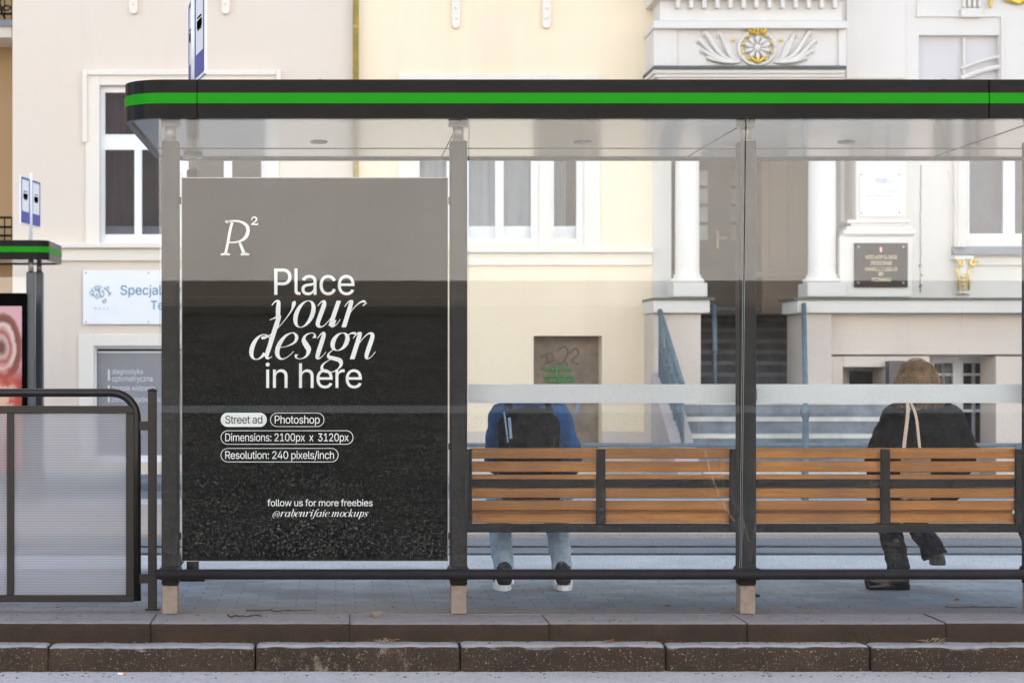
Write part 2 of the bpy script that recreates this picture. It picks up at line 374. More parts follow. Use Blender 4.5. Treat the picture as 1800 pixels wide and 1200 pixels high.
def text_mesh(body, size=1, weight=0, space=1.0, shear=0, extrude=0.0):
    """flat letters; every glyph outline is filled by winding number, so overlapping outlines stay solid"""
    cu = bpy.data.curves.new('t', 'FONT'); cu.body = body
    if FONT: cu.font = FONT
    cu.size = size; cu.space_character = space; cu.shear = shear; cu.resolution_u = 5
    o = bpy.data.objects.new('t', cu); C.objects.link(o); dg = bpy.context.evaluated_depsgraph_get(); dg.update()
    cv = o.evaluated_get(dg).to_curve(dg); loops = []
    for sp in cv.splines:
        bp = sp.bezier_points; n = len(bp); L = []
        for i in range(n):
            a, b = bp[i], bp[(i + 1) % n]; p0, p1, p2, p3 = a.co, a.handle_right, b.handle_left, b.co
            straight = (p1 - p0).cross(p3 - p0).length < 1e-6 and (p2 - p0).cross(p3 - p0).length < 1e-6
            for k in range(1 if straight else 5):
                t = k / 5; q = p0 * (1 - t) ** 3 + 3 * p1 * t * (1 - t) ** 2 + 3 * p2 * t * t * (1 - t) + p3 * t ** 3
                if not L or (q.xy - L[-1]).length > 1e-5: L.append(q.xy.copy())
        if (L[0] - L[-1]).length < 1e-5: L.pop()
        if len(L) > 2: loops.append(L)
    bpy.data.objects.remove(o); bpy.data.curves.remove(cu)
    # group contours whose boxes overlap (one glyph), then fill each group
    def bb(L): return (min(p.x for p in L), max(p.x for p in L), min(p.y for p in L), max(p.y for p in L))
    groups = []
    for L in loops:
        B_ = bb(L); hit = [g for g in groups if any(B_[0] < b[1] and B_[1] > b[0] and B_[2] < b[3] and B_[3] > b[2] for _, b in g)]
        new = [(L, B_)]
        for g in hit: new += g; groups.remove(g)
        groups.append(new)
    V, F = [], []
    def wind(p, L):
        w_ = 0
        for i in range(len(L)):
            a, b = L[i], L[(i + 1) % len(L)]
            if a.y <= p.y:
                if b.y > p.y and (b.x - a.x) * (p.y - a.y) - (p.x - a.x) * (b.y - a.y) > 0: w_ += 1
            elif b.y <= p.y and (b.x - a.x) * (p.y - a.y) - (p.x - a.x) * (b.y - a.y) < 0: w_ -= 1
        return w_
    for g in groups:
        vs, es = [], []
        for L, _ in g:
            k = len(vs); vs += L; es += [(k + i, k + (i + 1) % len(L)) for i in range(len(L))]
        ov, _, of, *_r = delaunay_2d_cdt(vs, es, [], 0, 1e-6); k = len(V); V += [(v.x, v.y, 0) for v in ov]
        for f in of:
            c = sum((ov[i] for i in f), Vector((0, 0))) / len(f)
            if sum(wind(c, L) for L, _ in g) != 0: F.append([k + i for i in f])
    me = bpy.data.meshes.new('t'); me.from_pydata(V, [], F); return me
def text(body, px0, px1, pybase, pytop, Y, m, parent, name='lettering', weight=0, space=1.0, shear=0, origin=None, ref=None):
    """letters fitted between the pixels px0..px1, baseline pybase, top of the tallest letter pytop"""
    me = text_mesh(body, 1, weight, space, shear)
    xs = [v.co.x for v in me.vertices]; ys = [v.co.y for v in me.vertices]
    x0, x1, y1 = min(xs), max(xs), max(ys)
    sx = (X(px1, Y) - X(px0, Y)) / (x1 - x0) if px1 else None
    sz = (Z(pytop, Y) - Z(pybase, Y)) / y1
    if sx is None: sx = sz
    for v in me.vertices:
        v.co = Vector((X(px0, Y) + (v.co.x - x0) * sx, Y, Z(pybase, Y) + v.co.y * sz))
    return link_mesh(name, me, parent, m, origin)

def wall(mb, x0, x1, z0, z1, Y, holes, depth=.18):
    """a wall face with real openings and their reveals; holes: (x0,x1,z0,z1[,depth])"""
    xs = sorted({x0, x1, *[h[0] for h in holes], *[h[1] for h in holes]}); zs = sorted({z0, z1, *[h[2] for h in holes], *[h[3] for h in holes]})
    xs = [x for x in xs if x0 <= x <= x1]; zs = [z for z in zs if z0 <= z <= z1]
    for a, b in zip(xs, xs[1:]):
        for c, d in zip(zs, zs[1:]):
            mx, mz = (a + b) / 2, (c + d) / 2
            if any(h[0] < mx < h[1] and h[2] < mz < h[3] for h in holes): continue
            mb.quad((a, Y, c), (b, Y, c), (b, Y, d), (a, Y, d))
    for h in holes:
        dp = h[4] if len(h) > 4 else depth
        a, b, c, d = h[:4]
        mb.quad((a, Y, c), (a, Y + dp, c), (a, Y + dp, d), (a, Y, d)); mb.quad((b, Y, c), (b, Y, d), (b, Y + dp, d), (b, Y + dp, c))
        mb.quad((a, Y, d), (a, Y + dp, d), (b, Y + dp, d), (b, Y, d)); mb.quad((a, Y, c), (b, Y, c), (b, Y + dp, c), (a, Y + dp, c))
    return mb
def ph(px0, px1, py0, py1, Y, d=None):
    t = (X(px0, Y), X(px1, Y), Z(py1, Y), Z(py0, Y)); return t + ((d,) if d else ())

# ------------------------------------------------------------------ ground, roads, platform
def sheet(name, x0, x1, y0, y1, z, m, z2=None, nx=1):
    mb = MB(); z2 = z if z2 is None else z2
    mb.quad((x0, y0, z), (x1, y0, z), (x1, y1, z2), (x0, y1, z2)); return mb.build(name, m, kind='structure')
sheet('ground', -300, 300, -300, 300, -.40, M['asphalt_blue'])
mb = MB(); L0, L1 = -40, 60
for (ya, za), (yb, zb) in zip([(8.66, -.213), (0, -.213), (-7.7, .20)], [(0, -.213), (-7.7, .20)]):
    mb.quad((L0, yb, zb), (L1, yb, zb), (L1, ya, za), (L0, ya, za))
mb.build('road', M['asphalt'], kind='structure')
sheet('gutter', L0, L1, 8.02, 8.66, -.209, M['gutter'])
mb = MB(); mb.quad((L0, -.62, -.175), (L1, -.62, -.175), (L1, -.20, -.196), (L0, -.20, -.196)); mb.build('road_line', M['line'], kind='structure')
mb = MB(); mb.box(L0, L1, -14.2, -7.7, -.4, .32); mb.build('opposite_pavement', M['concrete_dull'], kind='structure')
sheet('pavement_line', L0, L1, -9.70, -9.56, .324, M['yline'])

def stones(x0, x1, step, y0, y1, z0, z1, wob, rnd, offs):
    """a row of kerb stones with rounded, worn arrises and open joints"""
    mb = MB(); x = x0 + offs
    while x < x1:
        L = step * random.uniform(.992, 1.008); g = random.choice((.003, .004, .010)) if wob > .01 else .0015; nx = 60; dz = random.uniform(-.006, .006); dy = random.uniform(-.004, .004)
        prof = [(y0 + dy, z0), (y0 + dy, z1 - rnd + dz), (y0 + dy + rnd * .3, z1 - rnd * .3 + dz), (y0 + dy + rnd, z1 + dz), (y1, z1 + dz)]
        pr = []
        for (ya, za), (yb, zb) in zip(prof, prof[1:]):
            k = 8 if abs(za - zb) > .08 else 3
            for i in range(k): pr.append((ya + (yb - ya) * i / k, za + (zb - za) * i / k))
        pr.append(prof[-1]); grid = []
        for i in range(nx + 1):
            xx = x + g / 2 + (L - g) * i / nx; e = min(i, nx - i) / nx * L; chip = max(0, 1 - e / .02) * (.008 if wob > .01 else .0006)
            row = []
            for (yy, zz) in pr:
                nn = noise.noise(Vector((xx * 7, yy * 9, zz * 14))) * wob + noise.noise(Vector((xx * 25, yy * 20, zz * 30))) * wob * .5
                row.append(mb.bm.verts.new((xx, yy - nn + chip, zz - chip + (nn * .3 if zz > z1 - .03 else 0))))
            grid.append(row)
        for A, B in zip(grid, grid[1:]):
            for k in range(len(pr) - 1):
                f = mb.bm.faces.new((A[k], B[k], B[k + 1], A[k + 1])); f.smooth = True
        for row in (grid[0], grid[-1]):
            try: mb.bm.faces.new(row + [mb.bm.verts.new((row[0].co.x, y1, z0))])
            except Exception: pass
        x += L
    return mb
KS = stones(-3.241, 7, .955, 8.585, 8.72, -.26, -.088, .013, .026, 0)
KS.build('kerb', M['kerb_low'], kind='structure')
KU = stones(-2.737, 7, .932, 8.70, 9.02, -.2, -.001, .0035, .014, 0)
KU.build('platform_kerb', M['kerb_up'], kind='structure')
mb = MB(); mb.box(-40, 60, 9.016, 10.85, -.3, 0.0); mb.build('platform', M['paving'], kind='structure')
mb = MB(); mb.box(-40, 60, 10.85, 10.99, -.3, .004); mb.build('platform_edge', mat('platform_edge', (.30, .31, .33), .8, .2, 8, .4), kind='structure')
mb = MB(); mb.box(-40, 60, 10.99, 13.05, -.4, -.13); mb.build('tram_slab', M['concrete'], kind='structure')
mb = MB()
for y in (11.6, 13.08, 13.62): mb.box(-40, 60, y, y + .05, -.4, -.118)
mb.build('tram_rails', mat('rail_steel', (.07, .08, .1), .35, .3, 8, 0, 80, .7), kind='structure')
sheet('track_bed', -40, 60, 13.05, 14.35, -.132, M['asphalt_blue'])
mb = MB(); mb.box(-40, 60, 14.35, 17.4, -.4, -.10); mb.build('far_platform', M['beige_paving'], kind='structure')
mb = MB(); mb.box(-40, 60, 17.4, 18.05, -.4, -.097); mb.build('far_kerb', M['concrete'], kind='structure')
sheet('far_road', -40, 60, 18.05, 20.3, -.17, M['asphalt_blue'])
mb = MB(); mb.box(-40, 60, 20.3, 22.2, -.4, -.09); mb.build('far_pavement', M['paving'], kind='structure')

# ------------------------------------------------------------------ buildings
WB = 22.0; GZ = -.09; HB = 18.4
def window(parent, px0, px1, py0, py1, Y, cols, rows=(), fw=8, mw=None, back=None, depth=.16, low=None):
    """cols: pane pixel ranges; rows: pane pixel ranges in height. One white frame mesh, its panes and what hangs behind them"""
    f = MB(); x0, x1, z0, z1 = X(px0, Y), X(px1, Y), Z(py1, Y), Z(py0, Y); ya, yb = Y + depth - .07, Y + depth
    wall(f, x0, x1, z0, z1, ya, [ph(c0, c1, r0, r1, Y, .05) for c0, c1 in cols for r0, r1 in rows])
    for c0, c1 in cols:                            # casement beads
        for r0, r1 in rows:
            a, b, c, d = ph(c0, c1, r0, r1, Y); t = .016
            f.box(a - t, b + t, ya - .012, ya + .004, d, d + t); f.box(a - t, b + t, ya - .012, ya + .004, c - t, c); f.box(a - t, a, ya - .012, ya + .004, c, d); f.box(b, b + t, ya - .012, ya + .004, c, d)
    fo = f.build('window', M['win_white'], parent)
    for c0, c1 in cols:
        for r0, r1 in rows:
            a, b, c, d = ph(c0, c1, r0, r1, Y)
            MB().quad((a, ya + .03, c), (b, ya + .03, c), (b, ya + .03, d), (a, ya + .03, d)).build('pane', M['pane'], fo)
    MB().box(x0, x1, yb + .5, yb + .52, z0, z1).build('room_backing', M['room'], fo)
    if low is not None:
        zb = Z(low[0], Y); MB().box(x0, x1, yb + .08, yb + .09, z0, zb).build('curtain', low[1], fo)
    if back:
        for (a0, a1, m) in back:
            xa, xb = X(a0, Y), X(a1, Y); mbc = MB(); n = 30
            vs = [[mbc.bm.verts.new((xa + (xb - xa) * i / n, yb + .13 + .02 * math.sin(i * 1.7), z)) for z in (z0, z1)] for i in range(n + 1)]
            for A, B in zip(vs, vs[1:]): mbc.bm.faces.new((A[0], B[0], B[1], A[1]))
            mbc.build('curtain', m, fo)
    return fo

# --- beige apartment building
A = thing('apartment_building', (0, WB, GZ), 'beige rendered apartment building with cream window surrounds, left of the columned entrance', 'building')
XL, XM, XR = X(22, WB), X(626, WB), X(1147, WB)
holesL = [ph(175, 467, 150, 428, WB, .16), ph(165, 470, 608, 812, WB, .12)]
MB_ = MB(); wall(MB_, XL, XM, GZ, HB, WB, holesL); MB_.quad((XL, WB, GZ), (XL, WB + 8, GZ), (XL, WB + 8, HB), (XL, WB, HB)); MB_.build('wall', M['facade'], A)
holesR = [ph(728, 948, 150, 428, WB, .16), ph(966, 1027, 150, 428, WB, .16), ph(938, 1058, 590, 818, WB, .32)]
MB_ = MB(); wall(MB_, XM, XR, GZ, HB, WB, holesR); MB_.build('wall', M['facade_glow'], A, label='cream wall with warm sun glow put into its colour')
MB().box(XL, XR, WB + .02, WB + 8, HB - .1, HB + .1).build('roof', M['sill_metal'], A)
MB().box(XL, XR, WB + .75, WB + .8, GZ, HB - .11).build('back_wall', M['room'], A)
window(A, 175, 467, 150, 428, WB, [(183, 235), (248, 300), (341, 393), (407, 459)], [(161, 235), (262, 411)], back=[(270, 330, M['curtain_violet']), (183, 215, M['curtain_violet'])], low=(395, M['blind']))
window(A, 728, 948, 150, 428, WB, [(738, 786), (798, 812), (825, 872), (886, 935)], [(161, 235), (262, 419)], back=[(728, 948, M['curtain'])], low=(395, M['win_white']))
window(A, 966, 1027, 150, 428, WB, [(975, 1015)], [(161, 235), (262, 419)], back=[(966, 1000, M['curtain'])], low=(395, M['win_white']))
def frame_strip(mb, px0, px1, py0, py1, w_, Y, d, bottom=False):
    mb.pbox(px0, px0 + w_, py0, py1, Y - d, Y + .01); mb.pbox(px1 - w_, px1, py0, py1, Y - d, Y + .01); mb.pbox(px0 + w_, px1 - w_, py0, py0 + w_, Y - d, Y + .01)
s_ = MB(); frame_strip(s_, 144, 494, 123, 250, 9, WB, .07); s_.pbox(150, 175, 250, 430, WB - .05, WB + .01); s_.pbox(467, 490, 250, 430, WB - .05, WB + .01)
s_.pbox(153, 175, 132, 250, WB - .03, WB + .01); s_.pbox(467, 485, 132, 250, WB - .03, WB + .01); s_.pbox(175, 467, 132, 150, WB - .03, WB + .01)
s_.build('window_surround', M['trim'], A, bevel=.008)
s_ = MB(); s_.pbox(700, 728, 130, 436, WB - .04, WB + .01); s_.pbox(948, 966, 130, 436, WB - .02, WB + .01); s_.pbox(1027, 1055, 130, 436, WB - .04, WB + .01); s_.pbox(727, 949, 130, 150, WB - .038, WB + .01); s_.pbox(965, 1028, 130, 150, WB - .036, WB + .01)
s_.build('window_surround', M['trim'], A, bevel=.008)
s_ = MB(); s_.pbox(138, 165, 587, 812, WB - .05, WB + .01); s_.pbox(165, 480, 587, 608, WB - .05, WB + .01); s_.pbox(470, 492, 608, 812, WB - .05, WB + .01); s_.build('window_surround', M['trim'], A, bevel=.008)
c_ = MB(); 
for px0, px1, dy in ((22, 622, 0), (630, 1146, 8)):
    y0 = WB - .11
    c_.box(X(px0, WB), X(px1, WB), WB - .13, WB + .01, Z(437 + dy, WB), Z(428 + dy, WB))
    c_.box(X(px0, WB), X(px1, WB), WB - .05, WB + .01, Z(459 + dy, WB), Z(437 + dy, WB) - .002)
c_.build('string_course', M['trim'], A, bevel=.012)
q = MB(); q.box(XL, XR - .0, WB - .035, WB + .0, GZ, Z(760, WB)); 
# keep the doorway and the low window free: plinth in three pieces
q.bm.clear()
for a_, b_ in ((22, 138), (492, 938), (1058, 1147)): q.box(X(a_, WB), X(b_, WB), WB - .03, WB + .01, GZ, Z(757, WB))
q.build('plinth', M['base_stone'], A, bevel=.006)
for px in (235, 397, 801, 960):
    o_ = MB(); x = X(px, WB); zb = Z(26 if px < 500 else 51, WB)
    o_.prism([(x - .05, zb + .04), (x - .03, zb), (x + .03, zb), (x + .05, zb + .04), (x + .065, zb + 2.2), (x - .065, zb + 2.2)], 'y', WB - .06, WB + .005)
    for k in range(5): o_.ell((x, WB - .06, zb + .12 + k * .12), (.022, .02, .03), 1)
    o_.build('tassel_ornament', M['trim'], A, bevel=.006)
dp = MB(); dp.tube([(X(625.5, WB - .1), WB - .1, GZ), (X(625.5, WB - .1), WB - .1, HB)], .036, 16)
for z in (1.2, 3.2, 5.15): dp.tube([(X(625.5, WB - .1), WB - .1, z), (X(625.5, WB - .1), WB - .1, z + .05)], .037, 16); dp.box(X(625.5, WB - .1) - .01, X(625.5, WB - .1) + .01, WB - .1, WB, z + .01, z + .04)
dp.build('downpipe', M['mustard'], A)
# basement doorway with sprayed door
d_ = MB(); d_.box(*[X(938, WB), X(1058, WB)], WB + .28, WB + .33, GZ, Z(590, WB)); dr = d_.build('doorway', mat('doorway_render', (.25, .19, .14), .85, .35, 4, .3, 50), A)
def scribble(strokes, Y, r, m, parent, name='graffiti'):
    g_ = MB()
    for st in strokes:
        pts = [P(a, b, WB) for a, b in st]
        g_.tube([(p.x, Y, p.z) for p in smooth(pts)], r, 6, True)
    for v in g_.bm.verts: v.co.y = Y + (v.co.y - Y) * .12
    return g_.build(name, m, parent)
def smooth(pts, n=6):
    pts = [Vector(p) for p in pts]; out = []
    for i in range(len(pts) - 1):
        p0, p1, p2, p3 = pts[max(i - 1, 0)], pts[i], pts[i + 1], pts[min(i + 2, len(pts) - 1)]
        for k in range(n):
            t = k / n; out.append(.5 * ((2 * p1) + (p2 - p0) * t + (2 * p0 - 5 * p1 + 4 * p2 - p3) * t * t + (3 * p1 - p0 - 3 * p2 + p3) * t ** 3))
    out.append(pts[-1]); return out
scribble([[(955, 646), (975, 650), (985, 646), (1010, 650)], [(960, 664), (985, 660), (1008, 664), (1015, 670)], [(985, 645), (983, 656), (990, 668)], [(965, 668), (985, 671), (1016, 668)]], WB + .275, .028, M['green_graffiti'], dr)
scribble([[(955, 628), (972, 620), (978, 632), (962, 640)], [(985, 615), (998, 608), (1003, 622), (990, 640), (984, 634)], [(1006, 620), (1018, 612), (1022, 622), (1010, 634), (1024, 640)], [(965, 622), (968, 636)], [(996, 630), (1003, 642)]], WB + .275, .010, M['dark_graffiti'], dr)
# shop window film with lettering
F = MB().box(X(170, WB), X(466, WB), WB + .10, WB + .11, Z(800, WB), Z(618, WB)).build('window', M['film'], A, label='grey film covered window with pale lettering')
fr_ = MB(); fr_.pbox(165, 170, 608, 812, WB + .06, WB + .12); fr_.pbox(466, 470, 608, 812, WB + .06, WB + .12); fr_.pbox(170, 466, 608, 613, WB + .06, WB + .12); fr_.pbox(170, 466, 800, 812, WB + .06, WB + .12); fr_.build('frame', M['win_white'], F)
MB().box(X(170, WB), X(466, WB), WB + .09, WB + .098, Z(620, WB), Z(617, WB)).build('edge_line', M['film_text'], F)
for body, yb, yt in (('diagnostyka', 657, 648), ('optometryczna', 670, 661), ('terapia widzenia', 686, 677), ('pomoc psychologiczna', 706, 697), ('dla', 724, 715), ('szkół', 737, 728), ('i rodziców', 761, 752)):
    nb = {'diagnostyka': 251, 'optometryczna': 268, 'terapia widzenia': 272, 'pomoc psychologiczna': 300, 'dla': 212, 'szkół': 228, 'i rodziców': 250}[body]
    text(body, 197, nb, yb, yt, WB + .096, M['film_text'], F, 'lettering', .012)
for a_, b_ in ((649, 669), (677, 687), (697, 707), (716, 738), (753, 762)):
    MB().box(X(188, WB), X(191, WB), WB + .094, WB + .099, Z(b_, WB), Z(a_, WB)).build('text_bar', M['film_text'], F)
# sign board on the wall
SB = thing('sign_board', (X(147, WB), WB - .04, Z(570, WB)), 'white wall sign with a brain drawing and blue lettering, above the grey filmed window', 'sign')
MB().box(X(147, WB), X(476, WB), WB - .05, WB - .03, Z(570, WB), Z(475, WB)).build('board', M['white_plate'], SB, bevel=.004)
text('Specjalistyczna', 212, 366, 518, 501, WB - .056, M['cyan'], SB, weight=.004)
text('Terapia', 265, 334, 544, 528, WB - .056, M['cyan'], SB, weight=.004)
b_ = MB(); rnd = random.Random(3); pts = []
for i in range(70):
    a = rnd.uniform(0, 6.28); r = math.sqrt(rnd.random()); px_, py_ = 178 + 19 * r * math.cos(a), 514 + 12 * r * math.sin(a); pts.append((px_, py_))
pts += [(184 + rnd.uniform(-4, 4), 526 + rnd.uniform(0, 9)) for _ in range(10)]
for i, (a, b) in enumerate(pts):
    p = P(a, b, WB); b_.ell((p.x, WB - .052, p.z), (.009, .003, .009), 1)
    near = sorted(pts, key=lambda q_: (q_[0] - a) ** 2 + (q_[1] - b) ** 2)[1:3]
    for q_ in near: r_ = P(q_[0], q_[1], WB); b_.tube([(p.x, WB - .052, p.z), (r_.x, WB - .052, r_.z)], .0028, 4)
b_.build('brain_drawing', M['greyblue'], SB)
text('NEJJ', 166, 190, 544, 540, WB - .056, M['greyblue'], SB, space=1.6)
sc_ = MB()
for a, b in ((152, 480), (152, 566), (262, 480), (262, 566), (470, 480), (470, 566)): p = P(a, b, WB); sc_.ell((p.x, WB - .052, p.z), (.011, .005, .011), 1)
sc_.build('screws', M['tube_grey'], SB)

# --- orange house at the far left
O = thing('orange_house', (X(-60, 24), 24, GZ), 'ochre orange house with iron balconies, at the left edge', 'building')
MB().box(-30, X(22, 24) + .5, 24, 30, GZ, 18).build('wall', M['orange_wall'], O)
for (y0, y1, rt, rb) in ((35, 66, -30, 35), (425, 450, 382, 425)):
    k_ = MB(); k_.pbox(-150, 21, y0, y0 + 11, 23.2, 24.0); bs = k_.build('balcony', M['sill_metal'], O)
    MB().pbox(-150, 20, y0 + 11, y1, 23.25, 24.0).build('balcony_slab', M['trim'], bs)
    r_ = MB(); zt, zb = Z(rt, 23.2), Z(rb, 23.2)
    for z in (zt, zb + .08, zt - .12): r_.tube([(X(-150, 23.2), 23.24, z), (X(20, 23.2), 23.24, z)], .014, 8)
    for i in range(12): x = X(20 - i * 13, 23.2); r_.tube([(x, 23.24, zb), (x, 23.24, zt)], .008, 6)
    if rt < 0:
        for i in range(7):
            cx = X(10 - i * 22, 23.2); r_.tube([(cx + .08 * math.cos(t / 10 * 6.28), 23.24, zb + .22 + .1 * math.sin(t / 10 * 6.28)) for t in range(11)], .01, 6)
            r_.tube([(cx + .1 * math.cos(t / 8 * 4.5) * (1 - t / 12), 23.23, zb + .10 + .08 * math.sin(t / 8 * 4.5)) for t in range(9)], .012, 6)
    r_.build('balcony_railing', M['anthracite'], bs)

# --- white building with columned entrance
B = thing('columned_building', (XR, WB, GZ), 'white stucco building with columned stair entrance and gilded ornaments, on the right', 'building')
XE = 24.0; YP = 21.3     # portal front plane
dxa, dxb = X(1180, WB), X(1478, WB)
holesB = [(dxa, dxb, GZ, Z(120, WB), 2.6), ph(1700, 1850, 150, 420, WB, .16), ph(1615, 1756, 62, 160, WB, .1)]
wb = MB(); wall(wb, XR + .004, XE, Z(527, WB), HB, WB, [holesB[0], holesB[1], holesB[2]]); wb.build('wall', M['white_stucco'], B)
wb = MB(); wall(wb, XR + .004, XE, GZ, Z(550, WB), WB, [(dxa, dxb, GZ, Z(550, WB), 2.6), ph(1487, 1562, 645, 775, WB, .25), ph(1640, 1757, 627, 815, WB, .2)]); wb.build('base_wall', M['base_stone'], B)
MB().box(XR, XE, WB + .02, WB + 8, HB - .2, HB + .1).build('roof', M['sill_metal'], B)
MB().box(XR + .01, XE, WB + 2.62, WB + 2.7, GZ, HB - .21).build('back_wall', M['room'], B)
MB().pbox(1615, 1756, 62, 160, WB + .09, WB + .1).build('blind_panel', M['grey_stucco'], B)
# recessed panel mullion and pilaster details above
u = MB(); u.pbox(1693, 1697, 66, 160, WB + .03, WB + .09); u.pbox(1610, 1760, 27, 30, WB - .03, WB + .01); u.pbox(1612, 1616, 0, 27, WB - .03, WB + .01)
u.pbox(1690, 1727, 15, 30, WB - .08, WB + .01)
for k in range(4): u.pbox(1693 + k * 9, 1698 + k * 9, -120, 13, WB - .06, WB + .01)
u.pbox(1488, 1592, -160, 138, WB - .04, WB + .01); u.pbox(1760, 1766, 30, 160, WB - .04, WB + .01)
pa = [P(1690 + t * 8, 138 - 22 * math.sin(t / 9 * 1.3), WB) for t in range(10)]
u.tube([(p.x, WB + .02, p.z) for p in pa], .03, 8); u.tube([(p.x, WB + .02, p.z + .12) for p in pa], .02, 8)
u.build('stucco_panels', M['white_stucco'], B, bevel=.006)
# portal head: dentils, cornice, relief panel, dark flashing
p1 = MB(); p1.pbox(1149, 1488, 44, 116, YP + .1, WB + .0); p1.pbox(1149, 1490, 37, 50, YP - .02, WB - .002); p1.pbox(1151, 1488, -90, -2, YP + .05, WB - .002); p1.pbox(1160, 1480, -2, 37, YP + .16, WB - .004)
for k in range(13): p1.pbox(1189 + k * 23, 1196 + k * 23, -2, 14, YP + .06, YP + .16)
p1.pbox(1149, 1190, 50, 116, YP + .06, YP + .1); p1.pbox(1474, 1488, 50, 116, YP + .06, YP + .1)
p1.pbox(1149, 1486, 122, 129, YP + .0, WB); p1.pbox(1152, 1484, 129, 136, YP + .04, WB); p1.pbox(1156, 1480, 136, 200, YP + .08, WB)
p1.build('portal_lintel', M['white_stucco'], B, bevel=.008)
MB().pbox(1149, 1488, 116, 121, YP - .04, WB).build('lintel_flashing', M['dark_ledge'], B)
# relief cartouche
def YPc(px, py, d=0): p = P(px, py, YP + .1); return (p.x, YP + .1 - d, p.z)
rel = MB(); gl = MB(); cx, cy = 1330, 85
rel.tube([YPc(cx + 32 * math.cos(t / 32 * 6.283), cy + 29 * math.sin(t / 32 * 6.283), .02) for t in range(33)], .024, 8)
for k in range(10):
    a = k / 10 * 6.283 + .3; rel.tube([YPc(cx + 4 * math.cos(a), cy + 4 * math.sin(a), .02), YPc(cx + 18 * math.cos(a), cy + 16 * math.sin(a), .045), YPc(cx + 27 * math.cos(a), cy + 24 * math.sin(a), .01)], [.008, .03, .008], 8)
    gl.tube([YPc(cx + 27 * math.cos(a + t * .1), cy + 24.5 * math.sin(a + t * .1), .045) for t in (-2, -1, 0, 1, 2)], [.004, .012, .016, .012, .004], 8)
for sgn in (-1, 1):
    for i, (ex, ey, w_) in enumerate(((62, 66, .03), (88, 62, .035), (98, 75, .03), (92, 92, .03), (80, 104, .035), (60, 108, .03), (52, 78, .02))):
        st = smooth([YPc(cx + sgn * 30, 110, .02), YPc(cx + sgn * (30 + (ex - 30) * .55), 112 - (112 - ey) * .25, .05), YPc(cx + sgn * ex, ey, .03), YPc(cx + sgn * (ex + 6), ey - 4, .02), YPc(cx + sgn * (ex + 7), ey + 3, .02)], 4)
        n_ = len(st); rel.tube(st, [w_ * (.35 + .65 * math.sin(math.pi * min(1, (k + 1) / n_ * 1.05))) * .8 for k in range(n_)], 8)
    gl.ell(YPc(cx + sgn * 42, 72, .04), (.03, .014, .02), 1)
for k in range(5): gl.tube(smooth([YPc(cx - 10 + k * 5, 60, .04), YPc(cx - 14 + k * 7, 54, .06), YPc(cx - 12 + k * 6, 49, .05)], 4), .02, 8)
for k in (-1, 0, 1): gl.tube(smooth([YPc(cx, 112, .04), YPc(cx + k * 8, 106, .06), YPc(cx + k * 11, 100, .04)], 4), .018, 8)
rel.ell(YPc(cx, cy, .04), (.04, .02, .04), 2)
ro = rel.build('relief_cartouche', M['white_stucco'], B); gl.build('gilded_detail', M['gold'], ro)
gd = MB()
for k in range(26): p = P(1766 + k * 1.9 + random.uniform(-1, 1), 4 - 8 * abs(k - 13) / 13 * .8 + random.uniform(-3, 3), WB); gd.ell((p.x, WB - .05, p.z), (.035, .03, .035), 1)
gd.build('gilded_ornament', M['gold'], B); gd = MB()
for k in range(7): p = P(1740 + random.uniform(-2, 2), 12 - k * 4, WB); gd.ell((p.x, WB - .05, p.z), (.022 + k * .003, .02, .03), 1)
gd.build('gilded_ornament', M['gold'], B)
# columns
for px, half, name in ((1208, 21, 'column'), (1445, 24, 'column')):
    Yc = 21.55; x = X(px, Yc); r = half / FPX * Yc; zb = Z(485, Yc); c = MB()
    c.lathe(x, Yc, [(r * 1.34, Z(498, Yc)), (r * 1.42, Z(495, Yc)), (r * 1.36, Z(491, Yc)), (r * 1.12, Z(488, Yc)), (r * 1.18, Z(485, Yc)), (r * 1.02, Z(482, Yc)), (r, Z(470, Yc)), (r * .97, Z(140, Yc))], 48)
    co = c.build(name, M['white_stucco'], B)
    MB().box(x - r * 1.42, x + r * 1.42, Yc - r * 1.42, Yc + r * 1.42, Z(523, Yc), Z(498, Yc) - .001).build('column_plinth', M['white_stucco'], co, bevel=.012)
# ledges and piers
led = MB(); led.pbox(1149, 1248, 527, 550, YP - .05, WB); led.box(X(1402, YP - .05), XE, YP - .05 + .0, WB, Z(550, YP - .05), Z(527, YP - .05))
led.build('base_cornice', M['white_stucco'], B, bevel=.012)
fl = MB(); fl.pbox(1149, 1257, 523, 527, YP - .09, WB); fl.box(X(1396, YP - .09), XE, YP - .09, WB, Z(527, YP - .09) + .002, Z(523, YP - .09)); fl.build('cornice_flashing', M['dark_ledge'], B)
pr_ = MB(); yq = YP + .05
pr_.box(X(1149, yq), X(1232, yq), yq, WB + .18, GZ, Z(551, yq)); pr_.box(X(1414, yq), X(1462, yq), yq, WB + .18, GZ, Z(551, yq))
pr_.box(X(1462, yq), XE, yq + .12, WB, Z(624, yq) + .006, Z(551, yq)); 
for a_, b_, c_2, d_2 in ((1462, 1487, 625, 830), (1562, 1640, 625, 830), (1757, 2100, 625, 830)): pr_.box(X(a_, yq), X(b_, yq), yq + .12, WB, GZ, Z(c_2, yq) - .006)
pr_.box(X(1487, yq), X(1562, yq), yq + .12, WB, Z(645, yq), Z(625, yq) - .006)
pr_.build('pier', M['base_stone'], B, bevel=.008)
